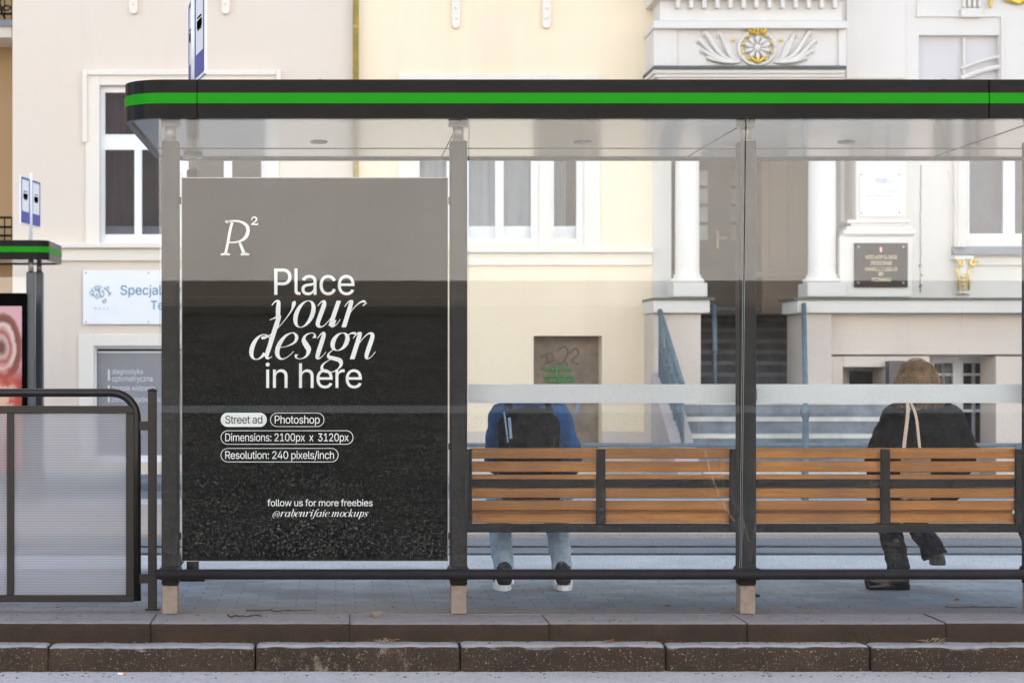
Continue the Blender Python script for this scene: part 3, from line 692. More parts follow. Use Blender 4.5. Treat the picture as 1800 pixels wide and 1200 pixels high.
# pedestal pilaster that carries the plaques
pd = MB(); ye = YP + .12
pd.pbox(1476, 1603, 416, 522, ye, WB); pd.pbox(1484, 1610, 404, 412, ye - .03, WB); pd.pbox(1488, 1604, 398, 404, ye, WB); pd.pbox(1490, 1600, 386, 392, ye + .02, WB); pd.pbox(1496, 1592, 392, 398, ye + .05, WB)
pd.pbox(1505, 1593, 150, 386, ye + .07, WB); pd.pbox(1477, 1606, 412, 416, ye + .03, WB)
pd.build('pilaster', M['white_stucco'], B, bevel=.010)
# recess: door, side pilaster, ceiling
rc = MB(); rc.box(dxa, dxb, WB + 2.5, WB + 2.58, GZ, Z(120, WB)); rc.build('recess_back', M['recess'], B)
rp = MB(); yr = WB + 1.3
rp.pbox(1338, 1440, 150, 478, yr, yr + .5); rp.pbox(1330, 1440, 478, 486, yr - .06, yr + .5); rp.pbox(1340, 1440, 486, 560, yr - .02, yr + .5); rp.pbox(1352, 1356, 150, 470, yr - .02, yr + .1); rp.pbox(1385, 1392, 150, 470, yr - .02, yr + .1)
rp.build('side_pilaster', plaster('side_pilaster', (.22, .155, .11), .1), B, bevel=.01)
dY = WB + 2.3; dd = MB(); dd.pbox(1195, 1335, 200, 560, dY, dY + .08); door = dd.build('door', mat('entrance_door', (.035, .026, .02), .5, .2, 5), B)
for a_ in (1222, 1285):
    for k in range(4): MB().pbox(a_, a_ + 22, 300 + k * 32, 326 + k * 32, dY - .012, dY - .002).build('door_pane', mat('door_pane', (.16, .20, .20), .15, .2) if 'door_pane' not in bpy.data.materials else bpy.data.materials['door_pane'], door)
h_ = MB(); h_.pbox(1260, 1263, 405, 436, dY - .03, dY - .005); hp = P(1262, 419, dY); h_.tube([(hp.x, dY - .02, hp.z), (hp.x, dY - .07, hp.z), (hp.x + .11, dY - .07, hp.z)], .012, 8); h_.build('handle', M['gold_text'], door)
# steps
zt = 1.93; n1 = 7; zm = Z(676, 21.3); xa, xb = dxa, dxb
st = MB()
for i in range(n1):
    z0 = zm + (zt - zm) * i / n1; z1_ = zm + (zt - zm) * (i + 1) / n1; y0 = 22.2 + i * .2
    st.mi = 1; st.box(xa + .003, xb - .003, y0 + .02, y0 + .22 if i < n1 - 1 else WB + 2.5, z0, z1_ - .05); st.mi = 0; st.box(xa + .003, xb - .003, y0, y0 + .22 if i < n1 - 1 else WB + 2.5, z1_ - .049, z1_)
st.build('upper_steps', [M['stair'], mat('upper_riser_shaded', (.07, .065, .07), .85, .4, 5)], B)  # risers darker than treads: shade below the sky-lit treads put into the colour
st = MB(); n2 = 6
for i in range(n2):
    z0 = GZ + (zm - GZ) * i / n2; z1_ = GZ + (zm - GZ) * (i + 1) / n2; y0 = 19.75 + i * .3; xr = X(1640, 20.4)
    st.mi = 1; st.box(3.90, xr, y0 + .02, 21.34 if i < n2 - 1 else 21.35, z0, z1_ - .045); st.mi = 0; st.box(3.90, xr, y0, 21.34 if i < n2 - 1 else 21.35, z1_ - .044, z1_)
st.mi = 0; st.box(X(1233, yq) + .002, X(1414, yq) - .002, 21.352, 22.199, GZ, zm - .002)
st.build('lower_steps', [mat('lower_tread_skylit', (.66, .63, .56), .8, .2, 5, .3, 60), mat('lower_riser_shaded', (.20, .22, .25), .8, .35, 5, .3, 60)], B)  # pale treads, dark risers: sky light and shade painted as two colours
ck = MB(); ck.prism([(19.7, GZ), (19.7, .12), (21.34, 1.12), (21.34, GZ)], 'x', 3.62, 3.88); ck.build('stair_cheek', M['stair_wall'], B, bevel=.02)
# windows
window(B, 1700, 1850, 150, 420, WB, [(1708, 1768), (1788, 1840)], [(160, 235), (262, 410)], low=(200, M['blind']))
sl = MB(); sl.prism([(WB - .16, Z(447, WB - .16)), (WB + .03, Z(430, WB)), (WB + .03, Z(447, WB - .16))], 'x', X(1672, WB), X(1900, WB)); sl.build('window_sill', M['sill_metal'], B)
ws = MB(); ws.pbox(1678, 1700, 150, 434, WB - .07, WB + .01); ws.pbox(1684, 1690, 150, 434, WB - .09, WB + .01)
ws.pbox(1678, 1712, 449, 456, WB - .15, WB + .01); ws.pbox(1712, 1900, 452, 466, WB - .05, WB + .01); ws.build('window_surround', M['white_stucco'], B, bevel=.006)
window(B, 1640, 1757, 627, 815, WB + .1, [(1646, 1661), (1664, 1679), (1697, 1715), (1718, 1737)], [(638, 656), (660, 720), (724, 800)], depth=.16)
window(B, 1487, 1562, 645, 775, WB + .1, [(1496, 1556)], [(652, 770)], depth=.16)
MB().pbox(1563, 1592, 634, 800, YP + .02, YP + .17).build('meter_box', mat('meter_box', (.12, .10, .10), .5, .2, 8), B, bevel=.008)
# gilded bracket
gb = MB(); gw = MB(); yb_ = WB - .12
for sgn in (-1, 1):
    c0 = P(1694 + sgn * 11, 463, WB); gb.tube([(c0.x + .045 * (1 - t / 14) * math.cos(t * .7 + (0 if sgn > 0 else 3.14)), yb_, c0.z + .045 * (1 - t / 14) * math.sin(t * .7) * 1.2) for t in range(12)], .018, 8)
    gb.tube([P(1694 + sgn * 13, 470, yb_), P(1694 + sgn * 9, 480, yb_), P(1694 + sgn * 9, 510, yb_)], [.02, .014, .012], 8)
for k in range(4): gb.ell(P(1694, 486 + k * 7, yb_), (.035 - .004 * k, .03, .03), 1)
gw.pbox(1686, 1702, 456, 516, WB - .1, WB + .01); gw.pbox(1683, 1705, 510, 518, WB - .06, WB + .01)
bk = gw.build('bracket', M['white_stucco'], B, bevel=.01); gb.build('gilding', M['gold'], bk)
cr = MB(); rr_ = random.Random(5)
cr.tube([(X(1618 + rr_.uniform(-.7, .7), WB), WB - .004, Z(y_, WB)) for y_ in range(290, 522, 8)], .006, 5)
for y_ in (467, 484, 501, 503): cr.ell((X(1618 + rr_.uniform(-3, 2), WB), WB - .006, Z(y_, WB)), (.012, .008, .02), 1)
cr.build('conduit', M['sill_metal'], B)

# plaques
PL = thing('black_plaque', (X(1502, ye), ye - .02, Z(505, ye)), 'black stone plaque with gold lettering and a small red white shield, on the pilaster pedestal', 'plaque')
MB().pbox(1502, 1596, 427, 505, ye - .03, ye - .004).build('slab', M['black_stone'], PL, bevel=.004)
yt_ = ye - .035
for body, a_, b_, c_3 in (('WIELKOPOLSKIE', 1521, 1577, 455), ('ZRZESZENIE', 1530, 1568, 465.5), ('HANDLU I USŁUG', 1521, 1577, 476), ('W', 1544, 1553, 484.5), ('POZNANIU', 1533, 1566, 494.5)):
    text(body, a_, b_, c_3, c_3 - 6.5, yt_, M['gold_text'], PL, weight=.01)
e_ = MB(); e_.prism([(X(1545, yt_), Z(434, yt_)), (X(1552, yt_), Z(434, yt_)), (X(1552, yt_), Z(440, yt_)), (X(1548.5, yt_), Z(445, yt_)), (X(1545, yt_), Z(440, yt_))], 'y', yt_, ye - .031); sh_ = e_.build('shield', M['red'], PL)
e_ = MB(); e_.prism([(X(1547.7, yt_), Z(435, yt_)), (X(1549.3, yt_), Z(435, yt_)), (X(1549.3, yt_), Z(443, yt_)), (X(1547.7, yt_), Z(443, yt_))], 'y', yt_ - .004, yt_ - .001); e_.build('shield_pale', M['white_paint'], sh_)
sc_ = MB()
for a, b in ((1509, 434), (1588, 434), (1509, 497), (1588, 497)): sc_.ell(P(a, b, yt_), (.017, .01, .017), 1)
sc_.build('screws', M['tube_grey'], PL)
ys = ye + .07
PW = thing('white_plaque', (X(1512, ys), ys - .02, Z(378, ys)), 'white plaque with small blue lettering, on the pilaster above the black plaque', 'plaque')
MB().pbox(1512, 1588, 304, 380, ys - .03, ys - .006).build('slab', M['white_plate'], PW, bevel=.003)
for body, a_, b_, c_3, h3 in (('Wielkopolska', 1538, 1560, 317, 4), ('Gospodarcza', 1538, 1567, 321.5, 4), ('IZBA HANDLOWA POZNAŃ', 1521, 1573, 339, 3), ('BIURO OBSŁUGI KLIENTA', 1523, 1572, 346, 3), ('PARTER WEJŚCIE', 1523, 1571, 353, 3)):
    text(body, a_, b_, c_3, c_3 - h3, ys - .034, M['plaque_blue'], PW, weight=.01)
sc_ = MB()
for a, b in ((1514.5, 307), (1581, 307), (1514.5, 374), (1581, 374)): sc_.ell(P(a, b, ys - .034), (.014, .01, .014), 1)
sc_.build('screws', M['tube_grey'], PW)

# stair railings of blue-grey iron
def iron_rail(path, drop, label, extra=None):
    t_ = thing('stair_railing', (path[0][0], path[0][1], GZ), label, 'railing'); h = MB(); h.tube(path, .028, 10); h.build('handrail', M['blue_iron'], t_)
    b = MB(); a0, a1 = Vector(path[0]), Vector(path[-1])
    for i in range(13):
        p = a0.lerp(a1, i / 12); b.tube([p, (p.x, p.y, p.z - drop)], .009 if i % 4 else .018, 6)
        if i < 12:
            q_ = a0.lerp(a1, (i + .5) / 12); b.tube([(q_.x, q_.y + .045 * math.cos(t / 10 * 6.28), q_.z - drop * .45 + .10 * math.sin(t / 10 * 6.28)) for t in range(11)], .008, 5)
            b.tube([(q_.x, q_.y + .03 * math.sin(t), q_.z - drop + .06 + t * .06) for t in range(8)], .007, 5)
    b.tube([a0 - Vector((0, 0, drop - .05)), a1 - Vector((0, 0, drop - .05))], .012, 8)
    b.build('balusters', M['blue_iron'], t_); return t_
iron_rail([tuple(P(1160, 546, 21.25)), tuple(P(1200, 676, 20.1))], .78, 'blue grey scrolled stair railing, on the left stone cheek of the entrance steps')
iron_rail([tuple(P(1413, 535, 21.2)), tuple(P(1416, 700, 19.9))], .75, 'blue grey stair railing seen end on, in front of the right entrance pier')
nw = MB(); q_ = P(1416, 700, 19.85)
nw.lathe(q_.x, 19.85, [(.07, GZ), (.07, GZ + .1), (.04, GZ + .14), (.036, .2), (.05, .28), (.036, .36), (.034, .62), (.055, .68), (.06, .72), (.03, .77), (.02, .80)], 16)
tag(nw.build('newel_post', M['blue_iron'], None, origin=(q_.x, 19.85, GZ)), 'blue grey iron newel post with turned rings, at the foot of the entrance steps', 'post')
iron_rail([tuple(P(1255, 538, 21.9)), tuple(P(1257, 620, 21.5))], .8, 'thin blue railing beside the left entrance column, at the top of the steps')
# low barrier along the far pavement
LB = thing('street_barrier', (2.0, 17.9, -.097), 'low blue grey barrier rail with forked posts, beyond the benches', 'barrier')
zb = Z(782, 17.9); MB().tube([(0.2, 17.9, zb), (8.5, 17.9, zb)], .022, 10).build('rail', M['blue_iron'], LB)
for px in (1000, 1415, 1790):
    x = X(px, 17.9); b = MB(); b.tube([(x, 17.9, -.1), (x, 17.9, zb + .02)], .035, 10)
    if px == 1000:
        for sg in (-1, 1): b.tube(smooth([(x, 17.9, zb - .02), (x + sg * .03, 17.9, zb + .2), (x + sg * .12, 17.9, zb + .46)], 4), .022, 8)
    b.build('post', M['blue_iron'], LB)

# --- building behind the camera: it shades the street and is mirrored by the glass
OB = thing('opposite_building', (0, -14, .32), 'pale panel clad building across the street, mirrored in the shelter glass', 'building')
YO = -14.0
o_ = MB(); o_.box(-40, 45, YO - 9, YO, .3, 13)
o_.build('wall', M['cladding'], OB)

# ------------------------------------------------------------------ shelter
YF = 8.82; YG = 9.0
SH = thing('bus_shelter', (1.3, 9.5, 0), 'long grey glass bus shelter with a bright green stripe round its roof, in the foreground', 'bus shelter')
x0r, x1r, yr0, yr1 = -1.02, 5.02, YF, 10.68
def rr(x0, x1, y0, y1, r, n=10):
    pts = []
    for cx, cy, a0 in ((x1 - r, y0 + r, -90), (x1 - r, y1 - r, 0), (x0 + r, y1 - r, 90), (x0 + r, y0 + r, 180)):
        for i in range(n + 1): a = R(a0 + 90 * i / n); pts.append((cx + r * math.cos(a), cy + r * math.sin(a)))
    return pts
def band(z0, z1, off, inner=.03, r=.2):
    mb = MB(); o = rr(x0r - off, x1r + off, yr0 - off, yr1 + off, r); i = rr(x0r + inner, x1r - inner, yr0 + inner, yr1 - inner, r - inner); n = len(o)
    vo0 = [mb.bm.verts.new((*p, z0)) for p in o]; vo1 = [mb.bm.verts.new((*p, z1)) for p in o]; vi0 = [mb.bm.verts.new((*p, z0)) for p in i]; vi1 = [mb.bm.verts.new((*p, z1)) for p in i]
    for k in range(n):
        j = (k + 1) % n
        for q in ((vo0[k], vo0[j], vo1[j], vo1[k]), (vi0[j], vi0[k], vi1[k], vi1[j]), (vo1[k], vo1[j], vi1[j], vi1[k]), (vo0[j], vo0[k], vi0[k], vi0[j])):
            f = mb.bm.faces.new(q)
        
    for f in mb.bm.faces:
        f.smooth = abs(f.normal.z) < .1 if f.normal.length else False
    return mb
def zf(py): return Z(py, YF)
fz = [zf(208), zf(182), zf(163.5), zf(140)]
fa = band(fz[0], fz[3], 0).build('roof_fascia', M['anthracite'], SH)
band(fz[1], fz[2], .003).build('green_stripe', M['green'], fa)
tr_ = MB(); tr_.prism(rr(x0r + .028, x1r - .028, yr0 + .028, yr1 - .028, .17), 'z', fz[3] - .03, fz[3] - .012); tr_.build('roof_top', mat('roof_sheet', (.2, .2, .2), .7, .3, 6), SH)
ce = MB(); ce.prism(rr(x0r + .028, x1r - .028, yr0 + .028, yr1 - .028, .17), 'z', fz[0] + .012, fz[0] + .03); ceo = ce.build('ceiling', M['ceiling'], SH)
sm_ = MB()
for xx in (-.1 - .7, .6, 2.0): 
    for y_ in (9.35, 10.1): pass
sm_.box(x0r + .05, x1r - .05, 10.16, 10.164, fz[0] + .009, fz[0] + .0125)
for xx in (-.1, 1.3, 2.7, 4.1 - .72): sm_.box(xx + .7, xx + .704, 9.0, 10.6, fz[0] + .0086, fz[0] + .0121)
sm_.build('panel_joints', M['post_dark'], ceo)
jt = MB()
for px in (346, 1738): x = X(px, YF); jt.box(x, x + .003, YF - .0045, YF + .003, fz[0] + .001, fz[3] - .001)
jt.build('fascia_joint', M['poster_black'], fa)
for i, x in enumerate((-.1, 1.3, 2.7, 4.1)):
    l_ = MB(); l_.lathe(x + .01, 9.86, [(.035, fz[0] + .004), (.047, fz[0] + .008), (.047, fz[0] + .0118)], 24); l_.build('ceiling_lamp', M['soffit_lamp'], SH)
rg = random.Random(4); rub = MB()
for i in range(26): x = rg.uniform(-.8, 3.4); rub.ell((x, YF + .03 + rg.uniform(0, .05), fz[3] + .001), (rg.uniform(.006, .03), .02, rg.uniform(.003, .007)), 1)
rub.build('roof_debris', M['twig'], SH)
PXS = (-.803, .597, 1.997, 3.397, 4.797); zt_ = Z(247, YG)
for i, x in enumerate(PXS):
    hw = .041; p = MB(); p.box(x - hw, x + hw, YG, YG + .1, .14, zt_); po = p.build('post', M['post_dark'], SH, bevel=.008)
    MB().box(x - hw + .003, x + hw - .003, YG + .003, YG + .097, 0.0, .139).build('post_foot', M['foot'], po, bevel=.006)
    t_ = MB(); t_.tube([(x, YG + .05, zt_), (x, YG + .05, fz[0] + .01)], .027, 20); t_.tube([(x, YG + .05, fz[0] - .012), (x, YG + .05, fz[0] + .008)], .048, 20); t_.tube([(x, YG + .05, zt_ - .001), (x, YG + .05, zt_ + .006)], .034, 20); t_.build('post_neck', M['tube_grey'], po)
for x in (PXS[0], PXS[4]):
    YR = 10.4; p = MB(); p.box(x - .032, x + .032, YR, YR + .09, .0, Z(298, YR)); po = p.build('rear_post', M['post_dark'], SH, bevel=.008)
    t_ = MB(); t_.tube([(x, YR + .045, Z(298, YR)), (x, YR + .045, fz[0] + .01)], .024, 16); t_.tube([(x, YR + .045, fz[0] - .012), (x, YR + .045, fz[0] + .008)], .055, 20); t_.build('post_neck', M['tube_grey'], po)
    b_ = MB(); b_.tube([(x, YG + .1, .2), (x, YR, .2)], .022, 12); b_.box(x - .07, x + .07, YR - .03, YR + .12, .0, .012); b_.build('side_rail', M['post_dark'], SH)
    MB().box(x - .004, x + .004, YG + .13, YR - .03, .24, 2.2).build('side_glass', M['side_glass'], SH)
# glass panes lean a little towards the street, as they do in the photo's reflections
TH = R(2.9); zg0, zg1 = .185, fz[0] + .006
def gy(z, t=0): return YG - .012 - (z - zg0) * math.tan(TH) - t
for a, b in ((-.845, X(820, YG)), (X(822, YG), X(1299, YG)), (X(1302, YG), 3.395), (3.40, 4.84)):
    g = MB(); t = .008; g.mi = 0
    F_ = [(a, gy(zg0, t), zg0), (b, gy(zg0, t), zg0), (b, gy(zg1, t), zg1), (a, gy(zg1, t), zg1)]; K_ = [(p[0], p[1] + t, p[2]) for p in F_]
    g.quad(*F_); g.quad(*K_[::-1]); g.mi = 1
    for i in range(4): j = (i + 1) % 4; g.quad(F_[i], K_[i], K_[j], F_[j])
    g.build('glass_pane', [M['glass'], M['glass_edge']], SH)
gs = MB()
for a, b in ((X(823, 9.12), X(1297, 9.12)), (X(1331, 9.12), 4.75),): gs.box(a, b, 9.115, 9.12, Z(708, 9.12), Z(675, 9.12))
gs.build('frosted_band', M['frosted'], SH)
lr = MB(); zr = .2025; lr.tube([(-.86, 8.92, zr), (4.86, 8.92, zr)], .0245, 20); lo = lr.build('lower_rail', M['post_dark'], SH)
br = MB()
for x in PXS: br.box(x - .052, x + .052, 8.905, 9.11, zr - .027, zr + .027)
br.build('rail_clamp', M['post_dark'], SH, bevel=.016)

sc = NG('glass_scratch'); sc.t.nodes.remove(sc.b); _d = sc.n('ShaderNodeBsdfDiffuse'); _d.inputs[0].default_value = (.7, .7, .7, 1); _t = sc.n('ShaderNodeBsdfTransparent'); _m = sc.n('ShaderNodeMixShader')
sc.l(sc.ramp(sc.noise(9, 4, .7), [(.35, 0.0), (.7, .22)]), _m.inputs[0]); sc.l(_t.outputs[0], _m.inputs[1]); sc.l(_d.outputs[0], _m.inputs[2]); sc.l(_m.outputs[0], sc.out.inputs[0])
for st, w_ in (([(1225, 700), (1240, 790), (1262, 860), (1300, 925), (1352, 960), (1392, 1010), (1440, 1090)], .007), ([(1290, 880), (1306, 905), (1318, 948), (1336, 962)], .006), ([(1660, 300), (1690, 480), (1680, 690)], .004)):
    q_ = MB(); pts_ = smooth([P(a, b, 8.93) for a, b in st], 6); vs = [[q_.bm.verts.new((p.x + o_, gy(min(p.z, 2.35), .0085), max(.2, p.z))) for o_ in (-w_ / 2, w_ / 2)] for p in pts_ if p.z > .2]
    for A_, B_ in zip(vs, vs[1:]): q_.bm.faces.new((A_[0], B_[0], B_[1], A_[1]))
    q_.build('scratch', sc.m, SH)
# advertising panel
YA = 9.03; AP = thing('advertising_panel', (X(553, YA), YA, Z(985, YA)), 'large black advertising poster with white lettering, hung between the two left shelter posts', 'advertising panel')
ax0, ax1, az0, az1 = X(320, YA), X(787, YA), Z(985, YA), Z(313, YA)
MB().box(ax0, ax1, YA, YA + .05, az0, az1).build('panel', M['poster_black'], AP, bevel=.002)
ed = MB()
for a, b, c, d in ((ax0 - .003, ax0 - .0, az0, az1), (ax1, ax1 + .003, az0, az1), (ax0, ax1, az1, az1 + .003), (ax0, ax1, az0 - .003, az0)): ed.box(a, b, YA - .002, YA + .05, c, d)
ed.build('frame', M['tube_grey'], AP)
bk_ = MB()
for py in (352, 942): bk_.box(-.76, ax0, YA + .01, YA + .04, Z(py + 6, YA), Z(py - 6, YA)); bk_.box(ax1, .556, YA + .01, YA + .04, Z(py + 6, YA), Z(py - 6, YA))
bk_.box(ax1, .556, YA + .01, YA + .04, Z(790, YA), Z(780, YA))
bk_.build('bracket', M['post_dark'], AP)
YT = YA - .002
text('Place', 482, 623, 518, 472, YT, M['white_paint'], AP, space=.95)
text('in here', 467, 636, 681.5, 637, YT, M['white_paint'], AP, space=.95)
def ptext(b, a0, a1, base, top, m='white_paint', w_=0): return text(b, a0, a1, base, top, YT - (.003 if m != 'white_paint' else 0), M[m], AP, space=.95, weight=w_)
def pill(px0, px1, py0, py1, fill):
    x0, x1, z0, z1 = X(px0, YT), X(px1, YT), Z(py1, YT), Z(py0, YT); r = (z1 - z0) / 2 - .0005; n = 14; mb = MB()
    def ol(e):
        rr_ = r - e; return [(x1 - r + rr_ * math.cos(R(-90 + 180 * i / n)), (z0 + z1) / 2 + rr_ * math.sin(R(-90 + 180 * i / n))) for i in range(n + 1)] + [(x0 + r + rr_ * math.cos(R(90 + 180 * i / n)), (z0 + z1) / 2 + rr_ * math.sin(R(90 + 180 * i / n))) for i in range(n + 1)]
    o = ol(0)
    if fill: mb.bm.faces.new([mb.bm.verts.new((a, YT, b)) for a, b in o])
    else:
        i = ol(.0026); A_ = [mb.bm.verts.new((a, YT, b)) for a, b in o]; B_ = [mb.bm.verts.new((a, YT, b)) for a, b in i]; m = len(o)
        for k in range(m): mb.bm.faces.new((A_[k], A_[(k + 1) % m], B_[(k + 1) % m], B_[k]))
    mb.build('pill', M['white_paint'], AP)
pill(388, 469, 725, 750, True); pill(475, 570, 725, 750, False); pill(388, 621, 756, 781, False); pill(388, 595, 787, 812, False)
ptext('Street ad', 396, 461, 744, 730, 'poster_black'); ptext('Photoshop', 483, 562, 744, 730)
ptext('Dimensions: 2100px  x  3120px', 396, 613, 775, 761); ptext('Resolution: 240 pixels/inch', 396, 587, 806, 792)
ptext('follow us for more freebies', 470, 655, 889, 877)
# italic display lettering drawn with a pointed pen: (x, y, width) in x-heights
def arc(cx, cy, rx, ry, a0, a1, n, wf): return [(cx + rx * math.cos(R(a0 + (a1 - a0) * i / n)), cy + ry * math.sin(R(a0 + (a1 - a0) * i / n)), wf(R(a0 + (a1 - a0) * i / n))) for i in range(n + 1)]
TH_, TN = .17, .028
cw = lambda a: TN + (TH_ - TN) * abs(math.cos(a)) ** 1.5
G = {
 'o': (.78, [arc(.38, .5, .30, .5, 0, 360, 28, cw)]),
 'n': (.98, [[(.0, .78, TN), (.08, .95, .05), (.17, .98, .10), (.20, .85, .16), (.20, .0, .17)], [(.20, .30, TN), (.30, .66, .03), (.46, .93, .05), (.60, .97, .09), (.68, .84, .15), (.68, .5, .17), (.68, .16, .15), (.74, .02, .06), (.86, .08, TN), (.96, .28, TN)]]),
 'u': (1.0, [[(.0, .80, TN), (.08, .95, .05), (.18, .97, .10), (.22, .80, .17), (.20, .40, .17), (.20, .14, .15), (.30, .02, .08), (.44, .05, .04), (.60, .30, .03), (.70, .62, TN)], [(.72, 1.0, .16), (.70, .5, .17), (.70, .16, .15), (.78, .02, .06), (.90, .10, TN), (.98, .30, TN)]]),
 'r': (.80, [[(.0, .78, TN), (.08, .95, .05), (.17, .98, .10), (.20, .85, .16), (.20, .0, .17)], [(.20, .30, TN), (.32, .66, .03), (.48, .90, .05), (.62, .98, .08), (.72, .94, .06)], [(.70, .88, .15), (.72, .86, .16), (.73, .85, .14)]]),
 'y': (.92, [[(.0, .82, TN), (.08, .97, .06), (.20, .96, .12), (.27, .70, .16), (.40, .25, .13), (.46, .0, .05), (.40, -.18, TN)], [(.76, .98, .10), (.80, .86, .14), (.78, .62, .06), (.62, .22, .03), (.42, -.12, .03), (.22, -.34, .05), (.06, -.40, .12), (.02, -.34, .12)]]),
 'd': (.95, [arc(.36, .46, .28, .47, 60, 330, 22, cw), [(.52, .90, TN), (.60, .80, TN), (.66, .60, TN)], [(.40, 1.48, TN), (.58, 1.56, .06), (.70, 1.60, .16), (.70, 1.2, .17), (.70, .5, .17), (.70, .16, .15), (.78, .02, .06), (.90, .10, TN)]]),
 'e': (.74, [[(.10, .44, TN), (.36, .48, .03), (.60, .62, .09), (.64, .80, .12), (.54, .95, .07), (.40, .99, .04), (.20, .86, .11), (.08, .56, .17), (.10, .24, .15), (.26, .03, .08), (.42, .02, .04), (.58, .14, TN), (.68, .30, TN)]]),
 's': (.66, [[(.54, .80, .14), (.52, .93, .05), (.38, .99, .03), (.20, .90, .08), (.18, .72, .14), (.34, .52, .17), (.48, .34, .16), (.46, .12, .09), (.28, .01, .03), (.10, .06, .05), (.08, .18, .13)]]),
 'i': (.50, [[(.0, .78, TN), (.08, .95, .05), (.17, .98, .10), (.20, .80, .16), (.20, .18, .16), (.26, .02, .07), (.38, .10, TN), (.46, .28, TN)]]),
 'g': (.80, [arc(.36, .66, .25, .33, 0, 360, 24, cw), [(.56, .88, .03), (.68, .98, .06), (.84, .97, .09)], [(.22, .38, TN), (.08, .20, .06), (.14, .08, .12), (.36, .02, .14), (.58, -.06, .14), (.66, -.24, .10), (.52, -.44, .04), (.26, -.50, .05), (.02, -.38, .10), (.0, -.20, .08), (.14, -.06, TN), (.26, .02, TN)]]),
 'a': (.95, [arc(.36, .48, .28, .50, 40, 330, 22, cw), [(.70, 1.0, .15), (.70, .5, .17), (.70, .16, .15), (.78, .02, .06), (.90, .10, TN), (.96, .24, TN)]]),
 'b': (.80, [[(.05, 1.48, TN), (.16, 1.56, .08), (.20, 1.2, .16), (.20, .4, .16), (.28, .06, .08), (.42, .0, .05), (.62, .2, .12), (.68, .56, .16), (.60, .90, .10), (.44, .96, .04), (.24, .6, TN)]]),
 'f': (.58, [[(.66, 1.44, .12), (.56, 1.55, .04), (.40, 1.40, .09), (.30, .9, .16), (.26, .1, .16), (.18, -.34, .08), (.0, -.44, .05), (-.08, -.34, .10)], [(.06, .96, .03), (.56, .96, .03)]]),
 'm': (1.42, [[(.0, .78, TN), (.08, .95, .05), (.17, .98, .10), (.20, .85, .16), (.20, .0, .17)], [(.20, .30, TN), (.36, .80, .03), (.52, .97, .08), (.62, .84, .15), (.62, .0, .17)], [(.62, .30, TN), (.78, .80, .03), (.94, .97, .08), (1.06, .84, .15), (1.06, .16, .15), (1.14, .02, .06), (1.30, .22, TN)]]),
 'c': (.66, [[(.56, .78, .13), (.52, .93, .06), (.38, .99, .03), (.18, .86, .11), (.08, .56, .17), (.10, .24, .15), (.26, .03, .08), (.42, .02, .04), (.60, .22, TN)]]),
 'k': (.85, [[(.05, 1.48, TN), (.16, 1.56, .08), (.20, 1.2, .16), (.20, .0, .17)], [(.20, .42, TN), (.44, .62, .04), (.62, .88, .10), (.70, .90, .12)], [(.30, .50, .05), (.48, .40, .15), (.58, .10, .15), (.70, .0, .06), (.82, .16, TN)]]),
 'p': (.82, [[(.0, .78, TN), (.08, .95, .05), (.17, .98, .10), (.20, .85, .16), (.20, -.48, .16)], [(.20, .30, TN), (.34, .78, .03), (.50, .97, .08), (.66, .80, .15), (.68, .44, .16), (.56, .08, .10), (.40, .0, .04), (.22, .14, TN)]]),
 '.': (.36, [[(.14, .10, .15), (.16, .08, .17), (.18, .06, .15)]]),
 '@': (1.3, [arc(.6, .45, .22, .34, 0, 360, 16, lambda a: .03 + .08 * abs(math.cos(a))), arc(.6, .42, .52, .72, -60, 270, 30, lambda a: .03 + .06 * abs(math.cos(a)))]),
}
def ribbon(mb, st, f):
    pts = smooth([Vector(p) for p in st], 5) if len(st) < 15 else [Vector(p) for p in st]
    L_ = []; R_ = []
    for i, p in enumerate(pts):
        a, b = pts[max(i - 1, 0)], pts[min(i + 1, len(pts) - 1)]; d = Vector((b.x - a.x, b.y - a.y)); d = d.normalized() if d.length else Vector((1, 0)); n = Vector((-d.y, d.x)) * max(p.z, .02) / 2
        L_.append(f(p.x + n.x, p.y + n.y)); R_.append(f(p.x - n.x, p.y - n.y))
    vl = [mb.bm.verts.new(p) for p in L_]; vr = [mb.bm.verts.new(p) for p in R_]
    for k in range(len(pts) - 1): mb.bm.faces.new((vl[k], vl[k + 1], vr[k + 1], vr[k]))
def pen(word, px0, px1, base, xh, shear=.30, name='script_lettering', thin=1.0, lift=0):
    adv = 0; pos = []
    for ch in word: pos.append(adv); adv += G[ch][0]
    sx = (px1 - px0) / (adv + shear * .5)
    mb = MB(); z = YT
    for ch, a in zip(word, pos):
        for st in G[ch][1]:
            z -= .00015
            ribbon(mb, st, lambda x, y, a=a, z=z: (X(px0 + (x + a + shear * y) * sx, YT), z, Z(base - y * xh, YT)))
        if ch == 'i':
            c0 = (a + .36 + (.0), 1.36)
            if xh > 20: z -= .00015; mb.quad(*[(X(px0 + (c0[0] + ex + shear * (c0[1] + ey)) * sx, YT), z, Z(base - (c0[1] + ey) * xh, YT)) for ex, ey in ((-.1, -.1), (.12, -.1), (.12, .12), (-.1, .12))])
            else: mb.quad(*[(X(px0 + (a + .25 + ex + shear * (1.3 + ey)) * sx, YT), z, Z(base - (1.3 + ey) * xh, YT)) for ex, ey in ((-.1, -.1), (.1, -.1), (.1, .1), (-.1, .1))])
    mb.build(name, M['white_paint'], AP)
pen('your', 466, 640, 575, 46.5); pen('design', 433, 664, 631, 46.5); pen('@rabenrifaie.mockups', 478, 647, 907.5, 8.5, name='handle_lettering')
lg = MB()
def lf(x, y): return (X(388 + x, YT), YT, Z(449 - y, YT))
